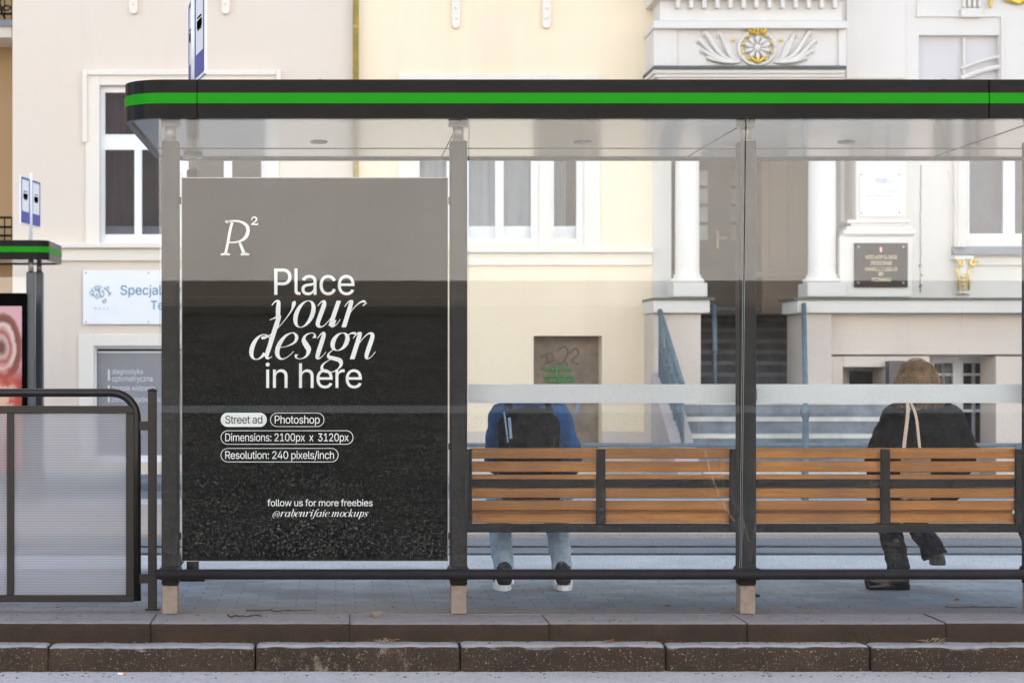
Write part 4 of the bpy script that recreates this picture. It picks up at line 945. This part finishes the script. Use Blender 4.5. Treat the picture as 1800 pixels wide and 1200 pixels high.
for st in ([(8, 2, 4.5), (12, 20, 4.6), (16, 42, 4.6), (20, 58, 4.5)], [(12, 59, 4), (20, 60.5, 3), (32, 60, 3.5), (43, 55, 5), (48, 46, 6), (45, 34, 6), (36, 26, 4), (24, 23, 2.6), (15, 23, 2.6)],
           [(32, 25, 3), (36, 16, 5), (40, 6, 5.4), (43, 2, 4.6)], [(0, 1.5, 3), (8, 2.6, 4), (16, 1.5, 3)], [(35, 1.5, 3), (43, 2.6, 4.6), (50, 1.5, 3)], [(8, 61, 2.2), (11, 59, 5), (16, 60, 3)]):
    ribbon(lg, st, lf)
ribbon(lg, [(54, 62, 1.6), (56, 66, 2), (60, 67.5, 2), (63, 64, 2.6), (61, 60, 2.2), (57, 57, 1.6), (54, 54.6, 1.8), (58, 54.8, 2.2), (64, 54.4, 2.2), (65, 57, 1.4)], lf)
lg.build('monogram', M['white_paint'], AP)

# ------------------------------------------------------------------ benches
YBn = 9.67
def bench(pa, pb, legs, label):
    xa, xb = X(pa, YBn), X(pb, YBn); xm = (xa + xb) / 2; t = thing('bench', (xm, YBn + .2, 0), label, 'bench', 'slatted benches inside the shelter')
    z_ = lambda py: CZ - (py - VY) / FPX * YBn
    sl_ = MB()
    for (p0, p1) in ((787.5, 806), (811, 829.5), (834.5, 853), (857.5, 875), (880, 897), (903.5, 919)):
        zz0, zz1 = z_(p1), z_(p0); lean = (zz0 - .38) * -.06; sl_.box(xa + .012, xb - .012, YBn + .022 + lean * .2, YBn + .048 + lean * .2, zz0, zz1)
    sl_.build('backrest', M['wood'], t, bevel=.004)
    se = MB()
    for i in range(5): se.box(xa + .012, xb - .012, YBn + .075 + i * .072, YBn + .137 + i * .072, .425, .450)
    se.build('seat', M['wood'], t, bevel=.005)
    for x in (xa, xm, xb):
        u_ = MB(); w_ = .024; u_.prism([(x - w_, z_(920)), (x + w_, z_(920)), (x + w_ * .9, z_(789)), (x - w_ * .9, z_(789))], 'y', YBn - .008, YBn + .018)
        for py in (797, 820, 888): u_.ell((x, YBn - .009, z_(py)), (.006, .004, .006), 1)
        u_.build('upright', M['post_dark'], t, bevel=.003)
        MB().box(x - .02, x + .02, YBn + .05, YBn + .44, .385, .422).build('seat_support', M['post_dark'], t, bevel=.003)
    r_ = MB(); r_.box(xa, xm - .026, YBn + .002, YBn + .020, z_(856.5), z_(842)); r_.box(xm + .026, xb, YBn + .002, YBn + .020, z_(856.5), z_(842)); r_.build('back_rail', M['post_dark'], t, bevel=.003)
    MB().box(xa - .02, xb + .06, YBn - .012, YBn + .045, z_(935), z_(920.5)).build('lower_beam', M['post_dark'], t, bevel=.005)
    for x, sl in legs:
        l_ = MB(); l_.tube([(x, YBn + .02, z_(928)), (x + sl * .5, YBn + .03, .25), (x + sl, YBn + .04, 0.012)], .021, 10); l_.box(x + sl - .04, x + sl + .04, YBn, YBn + .08, 0, .012)
        l_.build('leg', M['post_dark'], t)
    return t
bench(822, 1291, ((X(808, YBn), 0), (X(1314, YBn), 0)), 'slatted wood bench with a person in a blue jacket, left of the third shelter post')
bench(1320, 1793, ((X(1322, YBn), 0), (X(1796, YBn), .10)), 'slatted wood bench with a person in a black coat, right of the third shelter post')

# ------------------------------------------------------------------ railing on the left
YRl = 9.17; RL = thing('platform_railing', (X(120, YRl), YRl, 0), 'dark tube railing with ribbed frosted panels, left of the shelter', 'railing')
zh = Z(690, YRl); xv = X(240.5, YRl); rc_ = .125; pts = [(X(-420, YRl), YRl, zh), (X(0, YRl), YRl, zh)]
pts += [(xv - rc_ + rc_ * math.sin(R(a)), YRl, zh - rc_ + rc_ * math.cos(R(a))) for a in range(0, 91, 9)]; pts += [(xv, YRl, .8), (xv, YRl, Z(1055, YRl))]
MB().tube(pts, .0205, 20).build('handrail', M['rail_dark'], RL)
f_ = MB(); a0, a1 = X(-420, YRl), X(236, YRl); zt1, zt2, zb1, zb2 = Z(713, YRl), Z(726, YRl), Z(1045, YRl), Z(1057, YRl)
f_.box(a0, a1, YRl - .017, YRl + .017, zt2, zt1); f_.box(a0, a1, YRl - .017, YRl + .017, zb2, zb1); f_.box(X(222, YRl), a1, YRl - .0172, YRl + .0172, zb1, zt2)
for px in (13, -215): f_.box(X(px, YRl), X(px + 12, YRl), YRl - .0172, YRl + .0172, zb1, zt2)
f_.build('frame', M['rail_dark'], RL, bevel=.003)
for pa_, pb_ in ((25, 222), (-203, 13), (-420, -215)): MB().box(X(pa_, YRl), X(pb_, YRl), YRl - .005, YRl + .005, zb1, zt2).build('ribbed_panel', M['poly'], RL)
p = MB(); xp = X(268, YRl); p.box(xp - .021, xp + .021, YRl - .02, YRl + .02, 0, Z(687, YRl)); ztp = Z(687, YRl)
p.prism([(xp - .025, ztp), (xp + .025, ztp), (xp + .022, ztp + .006), (xp, ztp + .014), (xp - .022, ztp + .006)], 'y', YRl - .024, YRl + .024)
p.box(xp - .035, xp + .035, YRl - .03, YRl + .03, 0, .008); p.build('post', M['rail_dark'], RL, bevel=.003)
j = MB()
for py in (748, 1016): j.box(xv + .01, xp - .02, YRl - .015, YRl + .015, Z(py + 8, YRl), Z(py - 8, YRl))
j.build('connector', M['rail_dark'], RL)

# ------------------------------------------------------------------ stop signs
def stop_sign(px, Y, z0, z1, wdt, ang, label, splay, v0=.12):
    x = X(px, Y); t = thing('stop_sign', (x, Y, z0), label, 'stop sign'); hgt = z1 - z0
    MB().tube([(x, Y, z0 - .0), (x, Y, z1 + .05)], .016, 14).build('pole', M['white_plate'], t)
    for s_ in (0, 1):
        a = R(ang + splay * s_); d = Vector((math.cos(a), math.sin(a), 0)) * (1 if s_ else -1); n = Vector((-d.y, d.x, 0));
        if n.y > 0: n = -n
        base = Vector((x, Y, z0)) + d * .03
        def slab(mb, u0, u1, v0, v1, off, th=.004):
            q = [base + d * u + Vector((0, 0, v)) + n * off for u, v in ((u0, v0), (u1, v0), (u1, v1), (u0, v1))]
            q2 = [p_ - n * th for p_ in q]; mb.quad(*q); mb.quad(*q2[::-1])
            for i in range(4): mb.quad(q[i], q2[i], q2[(i + 1) % 4], q[(i + 1) % 4])
            return mb
        pl = slab(MB(), 0, wdt, v0, hgt, 0, .012).build('flag', M['white_plate'], t)
        slab(MB(), .015, wdt - .015, v0 + .015, v0 + .015 + (hgt - v0) * .24, .003).build('blue_field', M['blue_print'], pl)
        bl = MB(); 
        slab(bl, .008, .025, v0 + .015, hgt - .015, .0035); slab(bl, wdt - .025, wdt - .008, v0 + .015, hgt - .015, .0035); slab(bl, .025, wdt - .025, hgt - .03, hgt - .012, .0035); bl.build('border', M['blue_print'], pl)
        hh = v0 + (hgt - v0) * .55; pic = MB(); u0, u1 = wdt * .28, wdt * .72; hb = (hgt - .12) * .09
        slab(pic, u0, u1, hh, hh + hb, .004); slab(pic, u0 + .02, u0 + .05, hh - hb * .35, hh, .0045); slab(pic, u1 - .05, u1 - .02, hh - hb * .35, hh, .0045)
        slab(pic, u0 + .01, u1 - .01, hh + hb * 1.35, hh + hb * 1.5, .0045); pic.build('tram_pictogram', M['poster_black'], pl)
    return t
stop_sign(341, 9.25, fz[3] - .012, fz[3] + .50, .29, -81, 'steeply angled stop sign on a white pole, on the roof of the near shelter', 4.5, .06)
# ------------------------------------------------------------------ far shelter
YS = 17.2; FS = thing('bus_shelter', (-3.6, 17.7, -.1), 'distant shelter with green roof stripe across the tracks, at the left edge', 'bus shelter')
fx1 = X(84, YS); f0, f1_, f2, f3 = Z(456, YS), Z(443, YS), Z(433, YS), Z(422, YS)
_s = (x0r, x1r, yr0, yr1); x0r, x1r, yr0, yr1 = fx1 - 4.2, fx1, YS, 18.17
ff = band(f0, f3, 0, r=.12).build('roof_fascia', M['anthracite'], FS); band(f1_, f2, .003, r=.12).build('green_stripe', M['green'], ff)
cc = MB(); cc.prism(rr(x0r + .028, x1r - .028, yr0 + .028, yr1 - .028, .09), 'z', f0 + .01, f0 + .03); cc.build('ceiling', M['ceiling'], FS)
cc = MB(); cc.prism(rr(x0r + .028, x1r - .028, yr0 + .028, yr1 - .028, .09), 'z', f3 - .03, f3 - .01); cc.build('roof_top', M['tube_grey'], FS)
x0r, x1r, yr0, yr1 = _s
for px, Y in ((54.5, 17.4), (69, 17.95), (-215, 17.4), (-200, 17.95)):
    x = X(px, Y); po = MB().box(x - .04, x + .04, Y - .04, Y + .04, -.1, Z(478, Y)).build('post', mat('post_bluegrey', (.05, .06, .07), .3, .1) if 'post_bluegrey' not in bpy.data.materials else bpy.data.materials['post_bluegrey'], FS, bevel=.01)
    MB().tube([(x, Y, Z(478, Y)), (x, Y, f0 + .012)], .025, 12).build('post_neck', M['tube_grey'], po)
MB().box(X(-215, 17.95), X(66, 17.95), 17.94, 17.95, .1, 2.05).build('glass_pane', M['side_glass'], FS)
FA = thing('lightbox_advert', (X(0, 17.3), 17.3, .1), 'black framed poster case with a pink and red poster, hung in the far shelter', 'advertising panel')
MB().box(X(-170, 17.3), X(46, 17.3), 17.3, 17.4, .12, Z(515, 17.3)).build('case', M['poster_black'], FA, bevel=.01)
MB().box(X(-160, 17.3), X(38.5, 17.3), 17.292, 17.298, .2, Z(538, 17.3)).build('poster', M['advert'], FA)
stop_sign(54, 17.35, f3 - .01, f3 + .585, .27, 82, 'pair of narrow stop signs with blue borders, on the roof of the far shelter', 0, .15)

# ------------------------------------------------------------------ people
def capsule(mb, a, b, r0, r1, n=14, k=5):
    a, b = Vector(a), Vector(b); d = (b - a).normalized(); pts = []; rs = []
    for i in range(k): t = R(90 * i / k); pts.append(a - d * r0 * math.cos(t)); rs.append(max(r0 * math.sin(t), .001))
    pts += [a, b]; rs += [r0, r1]
    for i in range(1, k + 1): t = R(90 * i / k); pts.append(b + d * r1 * math.sin(t)); rs.append(max(r1 * math.cos(t), .001))
    mb.tube(pts, rs, n)
def limb(mb, pts, rs):
    for (a, b, r0, r1) in zip(pts, pts[1:], rs, rs[1:]): capsule(mb, a, b, r0, r1)
def fused(name, fill, m, parent, voxel=.012, smooth_it=6, wob=0, wsc=8):
    mb = MB(); fill(mb); o = mb.build('tmp', m, parent); md = o.modifiers.new('r', 'REMESH'); md.mode = 'VOXEL'; md.voxel_size = voxel; md.use_smooth_shade = True
    sm = o.modifiers.new('s', 'SMOOTH'); sm.iterations = smooth_it; sm.factor = .5
    dg = bpy.context.evaluated_depsgraph_get(); dg.update(); me = bpy.data.meshes.new_from_object(o.evaluated_get(dg)); old = ORG.pop(o.name); bpy.data.objects.remove(o)
    if wob:
        for v in me.vertices:
            c = v.co; k = noise.noise(Vector((c.x * wsc * 1.5, c.y * wsc, c.z * wsc))) + .5 * noise.noise(Vector((c.x * wsc * 3, c.y * wsc * 3, c.z * wsc * 5)))
            v.co = c + v.normal * k * wob
    for p_ in me.polygons: p_.use_smooth = True
    me.name = name; n = bpy.data.objects.new(name, me); C.objects.link(n); n.parent = parent; ORG[n.name] = old; return n
def hand(mb, w, d, side):
    w = Vector(w); d = Vector(d).normalized(); s_ = d.cross(Vector((0, 0, 1))).normalized() * side; c = w + d * .05
    for k in range(4):
        b = c + s_ * (-.03 + k * .02) + d * .03; L = (.055, .068, .072, .06)[3 - k]
        capsule(mb, w + s_ * (-.02 + k * .013), b, .016, .011, 8, 3); capsule(mb, b, b + d * L * .5 - Vector((0, 0, .012)), .0095, .009, 8, 3); capsule(mb, b + d * L * .5 - Vector((0, 0, .012)), b + d * L * .8 - Vector((0, 0, .035)), .009, .0075, 8, 3)
    q_ = w + s_ * -.03 + d * .02; capsule(mb, q_, q_ - s_ * .02 + d * .035, .013, .011, 8, 3); capsule(mb, q_ - s_ * .02 + d * .035, q_ - s_ * .018 + d * .065 - Vector((0, 0, .012)), .010, .008, 8, 3)
def head(mb, c, fwd, up):
    c = Vector(c); f = Vector(fwd).normalized(); u = Vector(up).normalized(); s_ = f.cross(u).normalized()
    def e(o, r): 
        q = bmesh.ops.create_icosphere(mb.bm, subdivisions=3, radius=1)
        for v in q['verts']: v.co = c + s_ * (v.co.x * r[0] + o[0]) + f * (v.co.y * r[1] + o[1]) + u * (v.co.z * r[2] + o[2])
    e((0, -.01, .03), (.076, .094, .088)); e((0, .02, -.04), (.058, .07, .07)); e((0, .055, -.085), (.03, .03, .025)); e((0, .098, -.015), (.012, .016, .022)); e((0, .088, -.052), (.022, .012, .008))
    for k in (-1, 1): e((k * .078, -.005, -.01), (.010, .022, .032)); e((k * .03, .083, .012), (.013, .008, .010))
# person in the blue jacket, hunched forward over a phone-like pose: head bowed, forearms on the thighs
MP = thing('person', (1.04, 9.98, 0), 'person in blue jacket and light jeans, hunched forward on the left bench', 'person')
L_sh, R_sh, L_el, R_el, L_w, R_w = (.90, 10.06, .93), (1.20, 10.06, .93), (.86, 10.10, .68), (1.285, 10.08, .67), (.97, 10.36, .60), (1.13, 10.36, .60)
def man(mb):
    mb.ell((1.04, 9.96, .56), (.15, .11, .12), 3); mb.ell((1.045, 9.99, .75), (.14, .095, .17), 3); mb.ell((1.05, 10.05, .90), (.165, .09, .09), 3)
    capsule(mb, (1.05, 10.10, .95), (1.05, 10.24, .985), .055, .05); head(mb, (1.05, 10.32, .965), (0, .55, -.83), (0, .83, .55))
    for a, b, c in ((L_sh, L_el, L_w), (R_sh, R_el, R_w)): limb(mb, [a, b, c], [.05, .038, .026])
    hand(mb, L_w, (.25, 1, -.15), 1); hand(mb, R_w, (-.25, 1, -.15), -1)
    for s_, ax in ((-1, .903), (1, 1.218)):
        limb(mb, [(1.04 + s_ * .09, 9.98, .53), (ax, 10.40, .49), (ax, 9.99, .10)], [.082, .056, .036]); capsule(mb, (ax, 9.96, .055), (ax + s_ * .01, 10.14, .04), .035, .03)
fused('body', man, M['skin'], MP, .007, 3)
def jk(mb):
    mb.ell((1.04, 9.98, .57), (.175, .135, .12), 3); mb.ell((1.045, 10.0, .74), (.165, .125, .19), 3); mb.ell((1.055, 10.06, .91), (.19, .115, .10), 3)
    capsule(mb, (1.05, 10.12, .96), (1.05, 10.20, .98), .075, .065)
    for a, b, c in ((L_sh, L_el, L_w), (R_sh, R_el, R_w)): limb(mb, [a, b, (b[0] * .2 + c[0] * .8, b[1] * .2 + c[1] * .8, b[2] * .2 + c[2] * .8)], [.075, .058, .046])
    capsule(mb, (1.17, 10.0, .93), (1.275, 10.05, .72), .085, .062)
fused('jacket', jk, M['jacket_blue'], MP, .011, 5, .010, 14)
def tr(mb):
    mb.ell((1.04, 9.99, .53), (.17, .14, .10), 3)
    for s_, ax in ((-1, .903), (1, 1.218)): limb(mb, [(1.04 + s_ * .09, 9.99, .53), (ax, 10.40, .49), (ax + s_ * .0, 10.14, .24), (ax, 9.985, .115)], [.095, .072, .062, .055])
fused('jeans', tr, M['jeans'], MP, .010, 4, .007, 18)
def hr(mb):
    c = Vector((1.05, 10.32, .965)); u = Vector((0, .83, .55)); f = Vector((0, .55, -.83))
    q = c + u * .035 - f * .02; mb.ell(q, (.085, .095, .085), 3)
fused('hair', hr, M['hair'], MP, .009, 3, .004, 30)
for s_, ax in ((-1, .903), (1, 1.218)):
    def sh(mb, ax=ax, s_=s_): capsule(mb, (ax, 9.945, .065), (ax + s_ * .012, 10.10, .055), .044, .042); capsule(mb, (ax, 9.95, .07), (ax, 9.965, .115), .042, .045)
    so = fused('sneaker', sh, M['sneaker'], MP, .008, 3)
    q = MB(); n = 16; pts_ = []
    for i in range(n): a = 6.283 * i / n; pts_.append((ax + s_ * .006 + .05 * math.cos(a), 10.02 + (.135 if math.sin(a) > 0 else .12) * math.sin(a)))
    q.prism(pts_, 'z', 0.0, .032); q.build('sole', M['rubber'], so, bevel=.006)
    q = MB()
    for k in (-1, 1): q.tube([(ax + k * .043, 9.93, .035), (ax + k * .046, 9.97, .07), (ax + k * .04, 10.0, .10)], .008, 6)
    q.tube([(ax - .03, 9.905, .075), (ax, 9.899, .08), (ax + .03, 9.905, .075)], .007, 6); q.build('trim', M['rubber'], so)
BP = thing('backpack', (1.03, 9.84, .5), 'dark grey backpack on the back of the person in the blue jacket', 'backpack')
def bpk(mb):
    mb.box(.878, 1.18, 9.775, 9.90, .50, .90); mb.ell((1.03, 9.84, .89), (.152, .075, .105), 3); mb.ell((1.025, 9.79, .66), (.125, .045, .15), 3); capsule(mb, (.90, 9.83, .55), (.90, 9.84, .90), .045, .04); capsule(mb, (1.155, 9.83, .55), (1.15, 9.84, .90), .045, .04)
fused('bag', bpk, M['pack'], BP, .010, 5, .006, 16)
st_ = MB()
for s_, sx in ((-1, .93), (1, 1.14)): st_.tube(smooth([(sx, 9.88, .95), (sx - s_ * .0, 9.98, 1.005), (sx, 10.10, .99), (sx, 10.17, .88), (sx, 10.15, .70)], 5), .018, 8)
st_.build('shoulder_strap', M['pack'], BP)
ac = MB(); ac.tube(smooth([(.885, 9.773, .96), (.893, 9.765, .90), (.905, 9.758, .80)], 5), .0045, 6); ac.tube(smooth([(.912, 9.765, .93), (.917, 9.755, .86), (.92, 9.752, .82)], 5), .008, 6); ac.build('pull_cord', M['strap'], BP)
ac = MB(); ac.tube(smooth([(.90, 9.80, .86), (.91, 9.745, .78), (1.03, 9.735, .755), (1.14, 9.745, .78), (1.15, 9.80, .86)], 5), .003, 6); ac.build('zip', M['sneaker'], BP)
# person in the black coat
WP = thing('person', (3.15, 10.0, 0), 'person with light brown hair and black coat, seated on the right bench', 'person')
def wo(mb):
    mb.ell((3.15, 9.97, .55), (.17, .12, .12), 3); mb.ell((3.15, 9.98, .75), (.14, .10, .18), 3); mb.ell((3.15, 9.99, .93), (.16, .09, .08), 3)
    capsule(mb, (3.14, 10.0, .95), (3.135, 10.02, 1.06), .052, .048); head(mb, (3.13, 10.03, 1.13), (-.15, 1, -.15), (0, .15, 1))
    for a, b, c in (((2.98, 10.0, .92), (2.93, 10.05, .68), (3.06, 10.30, .62)), ((3.31, 10.0, .92), (3.36, 10.05, .68), (3.22, 10.30, .63))): limb(mb, [a, b, c], [.045, .036, .024])
    hand(mb, (3.06, 10.30, .62), (.5, 1, -.1), 1); hand(mb, (3.22, 10.30, .63), (-.5, 1, -.1), -1)
    limb(mb, [(3.06, 9.98, .53), (3.04, 10.42, .50), (3.035, 10.02, .10)], [.085, .055, .036]); limb(mb, [(3.24, 9.98, .53), (3.13, 10.42, .56), (3.24, 10.14, .22)], [.085, .055, .036])
    capsule(mb, (3.035, 10.0, .05), (2.90, 10.02, .04), .034, .03); capsule(mb, (3.24, 10.14, .19), (3.25, 10.28, .22), .034, .028)
fused('body', wo, M['skin'], WP, .007, 3)
def ct(mb):
    mb.ell((3.165, 9.985, .58), (.225, .15, .16), 3); mb.ell((3.165, 9.99, .76), (.205, .135, .20), 3); mb.ell((3.16, 10.0, .91), (.185, .115, .10), 3); capsule(mb, (3.14, 10.0, .95), (3.138, 10.01, 1.02), .085, .07)
    limb(mb, [(3.02, 10.0, .92), (2.95, 10.03, .75), (2.93, 10.06, .66), (3.04, 10.27, .62)], [.085, .08, .07, .055]); limb(mb, [(3.30, 10.0, .91), (3.375, 10.02, .75), (3.38, 10.06, .66), (3.24, 10.27, .62)], [.088, .082, .07, .055])
fused('coat', ct, M['coat'], WP, .011, 6, .009, 12)
def tw(mb):
    mb.ell((3.15, 10.0, .53), (.17, .13, .09), 3)
    limb(mb, [(3.06, 9.98, .53), (3.04, 10.42, .50), (3.045, 10.16, .25), (3.035, 10.03, .13), (3.03, 10.02, .10)], [.095, .072, .064, .06, .062])
    limb(mb, [(3.24, 9.98, .53), (3.13, 10.40, .55), (3.19, 10.24, .34), (3.245, 10.13, .22)], [.095, .072, .060, .058]); mb.tube([(3.235, 10.14, .25), (3.262, 10.11, .165)], [.058, .070], 16)
fused('trousers', tw, M['trouser_black'], WP, .010, 4, .007, 20)
def hw_(mb):
    mb.ell((3.13, 10.012, 1.145), (.100, .115, .094), 3); mb.ell((3.13, 9.985, 1.08), (.112, .085, .10), 3); mb.ell((3.13, 9.975, 1.03), (.118, .068, .045), 3)
    capsule(mb, (3.04, 10.0, 1.10), (3.035, 10.01, 1.0), .04, .035); capsule(mb, (3.22, 10.0, 1.10), (3.225, 10.01, 1.0), .04, .035)
fused('hair', hw_, M['hair'], WP, .008, 3, .006, 30)
sd = MB(); rh = random.Random(21)
for i in range(420):
    a = rh.uniform(-math.pi * 1.02, .02) if i % 5 else rh.uniform(0, 6.28); t0 = rh.uniform(0, .8); top = Vector((3.13 + .03 * math.cos(a) * t0, 10.01 + .03 * math.sin(a) * t0, 1.236 - .012 * t0))
    r1, r2, r3 = .097 + rh.uniform(-.004, .006), .112 + rh.uniform(-.006, .010), .118 + rh.uniform(-.012, .016); c_, s__ = math.cos(a), math.sin(a)
    pts_ = smooth([top, (3.13 + r1 * .75 * c_, 10.01 + r1 * .85 * s__, 1.205), (3.13 + r2 * .98 * c_, 9.99 + r2 * .9 * s__, 1.12), (3.13 + r3 * c_, 9.985 + r3 * .72 * s__, 1.05), (3.13 + (r3 - rh.uniform(0, .02)) * c_, 9.985 + r3 * .68 * s__, rh.uniform(.965, 1.0))], 3)
    sd.tube(pts_, [.0032] * (len(pts_) - 1) + [.001], 4, False)
sd.build('loose_hair', mat('hair_strands', (.22, .135, .07), .45, .7, 25), WP)
def b1(mb): capsule(mb, (3.04, 10.0, .05), (2.89, 10.02, .042), .048, .040); capsule(mb, (3.035, 10.0, .05), (3.035, 10.02, .13), .05, .048); mb.box(2.86, 3.085, 9.965, 10.04, 0.0, .03)
def b2(mb): capsule(mb, (3.275, 10.12, .165), (3.29, 10.28, .185), .042, .036); capsule(mb, (3.27, 10.12, .17), (3.245, 10.14, .25), .043, .040); mb.box(3.235, 3.315, 10.085, 10.14, .118, .15)
fused('boot', b1, M['boot'], WP, .008, 3); fused('boot', b2, M['boot'], WP, .008, 3)
TB = thing('tote_bag', (3.05, 9.80, .52), 'beige canvas tote bag with two long straps, hanging behind the person in the black coat', 'bag')
def tb(mb): mb.box(2.975, 3.125, 9.755, 9.80, .50, .735); mb.ell((3.05, 9.78, .58), (.075, .035, .085), 3)
fused('bag', tb, M['canvas'], TB, .009, 4, .005, 20)
sp_ = MB()
def strap_(pts, w=.012):
    pts = smooth(pts, 5); a_ = [sp_.bm.verts.new((p.x - w / 2, p.y, p.z)) for p in pts]; b_ = [sp_.bm.verts.new((p.x + w / 2, p.y, p.z)) for p in pts]
    a2 = [sp_.bm.verts.new((p.x - w / 2, p.y + .004, p.z + .001)) for p in pts]; b2_ = [sp_.bm.verts.new((p.x + w / 2, p.y + .004, p.z + .001)) for p in pts]
    for k in range(len(pts) - 1):
        for q in ((a_, b_), (b_, b2_), (b2_, a2), (a2, a_)): sp_.bm.faces.new((q[0][k], q[0][k + 1], q[1][k + 1], q[1][k]))
strap_([(2.985, 9.775, .70), (3.0, 9.80, .80), (3.022, 9.82, .93), (3.035, 9.86, 1.0), (3.045, 9.95, 1.035), (3.045, 10.05, 1.0)], .018)
strap_([(3.08, 9.775, .70), (3.077, 9.80, .80), (3.068, 9.82, .93), (3.055, 9.86, 1.0), (3.055, 9.95, 1.037), (3.055, 10.05, 1.0)], .014)
sp_.build('strap', M['canvas'], TB)

# ------------------------------------------------------------------ litter
cg = MB(); cg.tube([(X(207, 8.5), 8.5, -.203), (X(217, 8.5), 8.49, -.203)], .0045, 10); cgo = cg.build('cigarette_butt', M['white_paint'], None, origin=(X(210, 8.5), 8.5, -.208)); tag(cgo, 'tiny cigarette butt with orange filter, lying in the gutter below the kerb', 'litter')
MB().tube([(X(217, 8.5) + .0005, 8.49, -.203), (X(222, 8.5), 8.485, -.203)], .0046, 10).build('filter', M['orange_filter'], cgo)
def twig(px0, px1, Y, z, label, seed, r=.004):
    rg = random.Random(seed); n = 9; pts = [(X(px0 + (px1 - px0) * i / n, Y), Y + rg.uniform(-.02, .02), z + r + .003 + rg.uniform(0, .006)) for i in range(n + 1)]
    t = MB(); t.tube(pts, [r * (1 - .6 * i / n) for i in range(n + 1)], 6)
    for k in (3, 5, 7): p = Vector(pts[k]); t.tube([p, p + Vector((rg.uniform(.02, .06), rg.uniform(-.04, .04), rg.uniform(0, .012)))], [r * .6, r * .2], 5)
    tag(t.build('twig', M['twig'], None, origin=pts[0]), label, 'twig')
twig(433, 555, 9.07, 0, 'long thin twig lying on the platform, below the black poster', 1)
twig(400, 460, 8.86, 0, 'short dark twig on the kerb edge, right of the first shelter post', 2, .005)
twig(1662, 1790, 9.2, 0, 'thin twig on the platform, below the right bench', 6, .003)
def leaf(px, Y, z, label, seed, s=.03):
    rg = random.Random(seed); c = Vector((X(px, Y), Y, z + .004)); a = rg.uniform(0, 6.28); mb = MB(); n = 10; ctr = mb.bm.verts.new(c + Vector((0, 0, .003)))
    ring = [mb.bm.verts.new(c + Vector((s * math.cos(a + 6.283 * i / n) * (1 if i % 2 else .6), s * .6 * math.sin(a + 6.283 * i / n) * (1 if i % 2 else .7), rg.uniform(0, .012)))) for i in range(n)]
    for i in range(n): mb.bm.faces.new((ctr, ring[i], ring[(i + 1) % n]))
    tag(mb.build('leaf', M['leaf'], None, origin=c), label, 'leaf', 'fallen leaves')
leaf(1072, 8.66, -.086, 'reddish brown leaf on the lower kerb ledge, below the left bench', 3); leaf(1177, 8.66, -.086, 'dark curled leaf in the joint of the lower kerb, left of the third post', 4, .022)
leaf(1172, 9.25, 0, 'small dark leaf on the platform, left of the third post', 5, .02); leaf(1682, 9.5, 0, 'small red leaf on the platform, below the right bench', 8, .022)
leaf(575, 8.66, -.086, 'pale brown leaf on the lower kerb ledge, below the black poster', 9, .02)
# grit along the kerbs
gt = MB(); rg = random.Random(31)
for i in range(420):
    Y, z = rg.choice(((rg.uniform(8.40, 8.575), -.208), (rg.uniform(8.62, 8.69), -.086), (rg.uniform(8.74, 9.3), .001))); r_ = rg.uniform(.0015, .005); gt.ell((rg.uniform(-1.8, 3.6), Y, z + r_ * .3), (r_ * rg.uniform(1, 2.4), r_, r_ * .6), 1)
gt.build('grit', mat('grit', (.16, .12, .09), .9, .6, 60), kind='stuff')['label'] = 'loose grit and small stones along the kerbs'
# dry grass tufts in the kerb joints
tf = MB(); rg = random.Random(11)
for px, Y, z in ((662, 8.95, 0), (676, 8.66, -.085), (655, 8.92, 0), (1640, 8.66, -.085)):
    for i in range(16):
        p = Vector((X(px, Y) + rg.uniform(-.03, .03), Y + rg.uniform(-.015, .015), z)); d = Vector((rg.uniform(-.05, .05), rg.uniform(-.02, .02), rg.uniform(.01, .035))); tf.tube([p, p + d * .6, p + d + Vector((0, 0, -.008))], [.0012, .001, .0004], 4)
tf.build('dry_grass', mat('dry_grass', (.35, .28, .2), .9, .3), kind='stuff')['label'] = 'thin dry grass tufts in the kerb joints'

# ------------------------------------------------------------------ loose pieces become objects of their own
def split(o, newname):
    bm = bmesh.new(); bm.from_mesh(o.data); left = set(bm.verts); groups = []
    while left:
        st = [left.pop()]; grp = set(st)
        while st:
            v = st.pop()
            for e in v.link_edges:
                w_ = e.other_vert(v)
                if w_ in left: left.discard(w_); grp.add(w_); st.append(w_)
        groups.append(sorted(v.index for v in grp))
    src = [v.co.copy() for v in bm.verts]; faces = [[v.index for v in f.verts] for f in bm.faces]; bm.free()
    for g_ in groups:
        ix = {v: i for i, v in enumerate(g_)}; me = bpy.data.meshes.new(newname); me.from_pydata([src[v] for v in g_], [], [[ix[v] for v in f] for f in faces if f[0] in ix])
        for m in o.data.materials: me.materials.append(m)
        n = bpy.data.objects.new(newname, me); C.objects.link(n); n.parent = o.parent
        for md in o.modifiers:
            if md.type == 'BEVEL': b = n.modifiers.new('bevel', 'BEVEL'); b.width = md.width; b.segments = 2; b.limit_method = 'ANGLE'; b.angle_limit = R(40)
    bpy.data.objects.remove(o)
for o in list(C.objects):
    k = o.name.split('.')[0]
    if k in ('screws', 'plinth', 'rail_clamp', 'bracket') and o.type == 'MESH' and not o.children and o.parent: split(o, 'screw' if k == 'screws' else k)
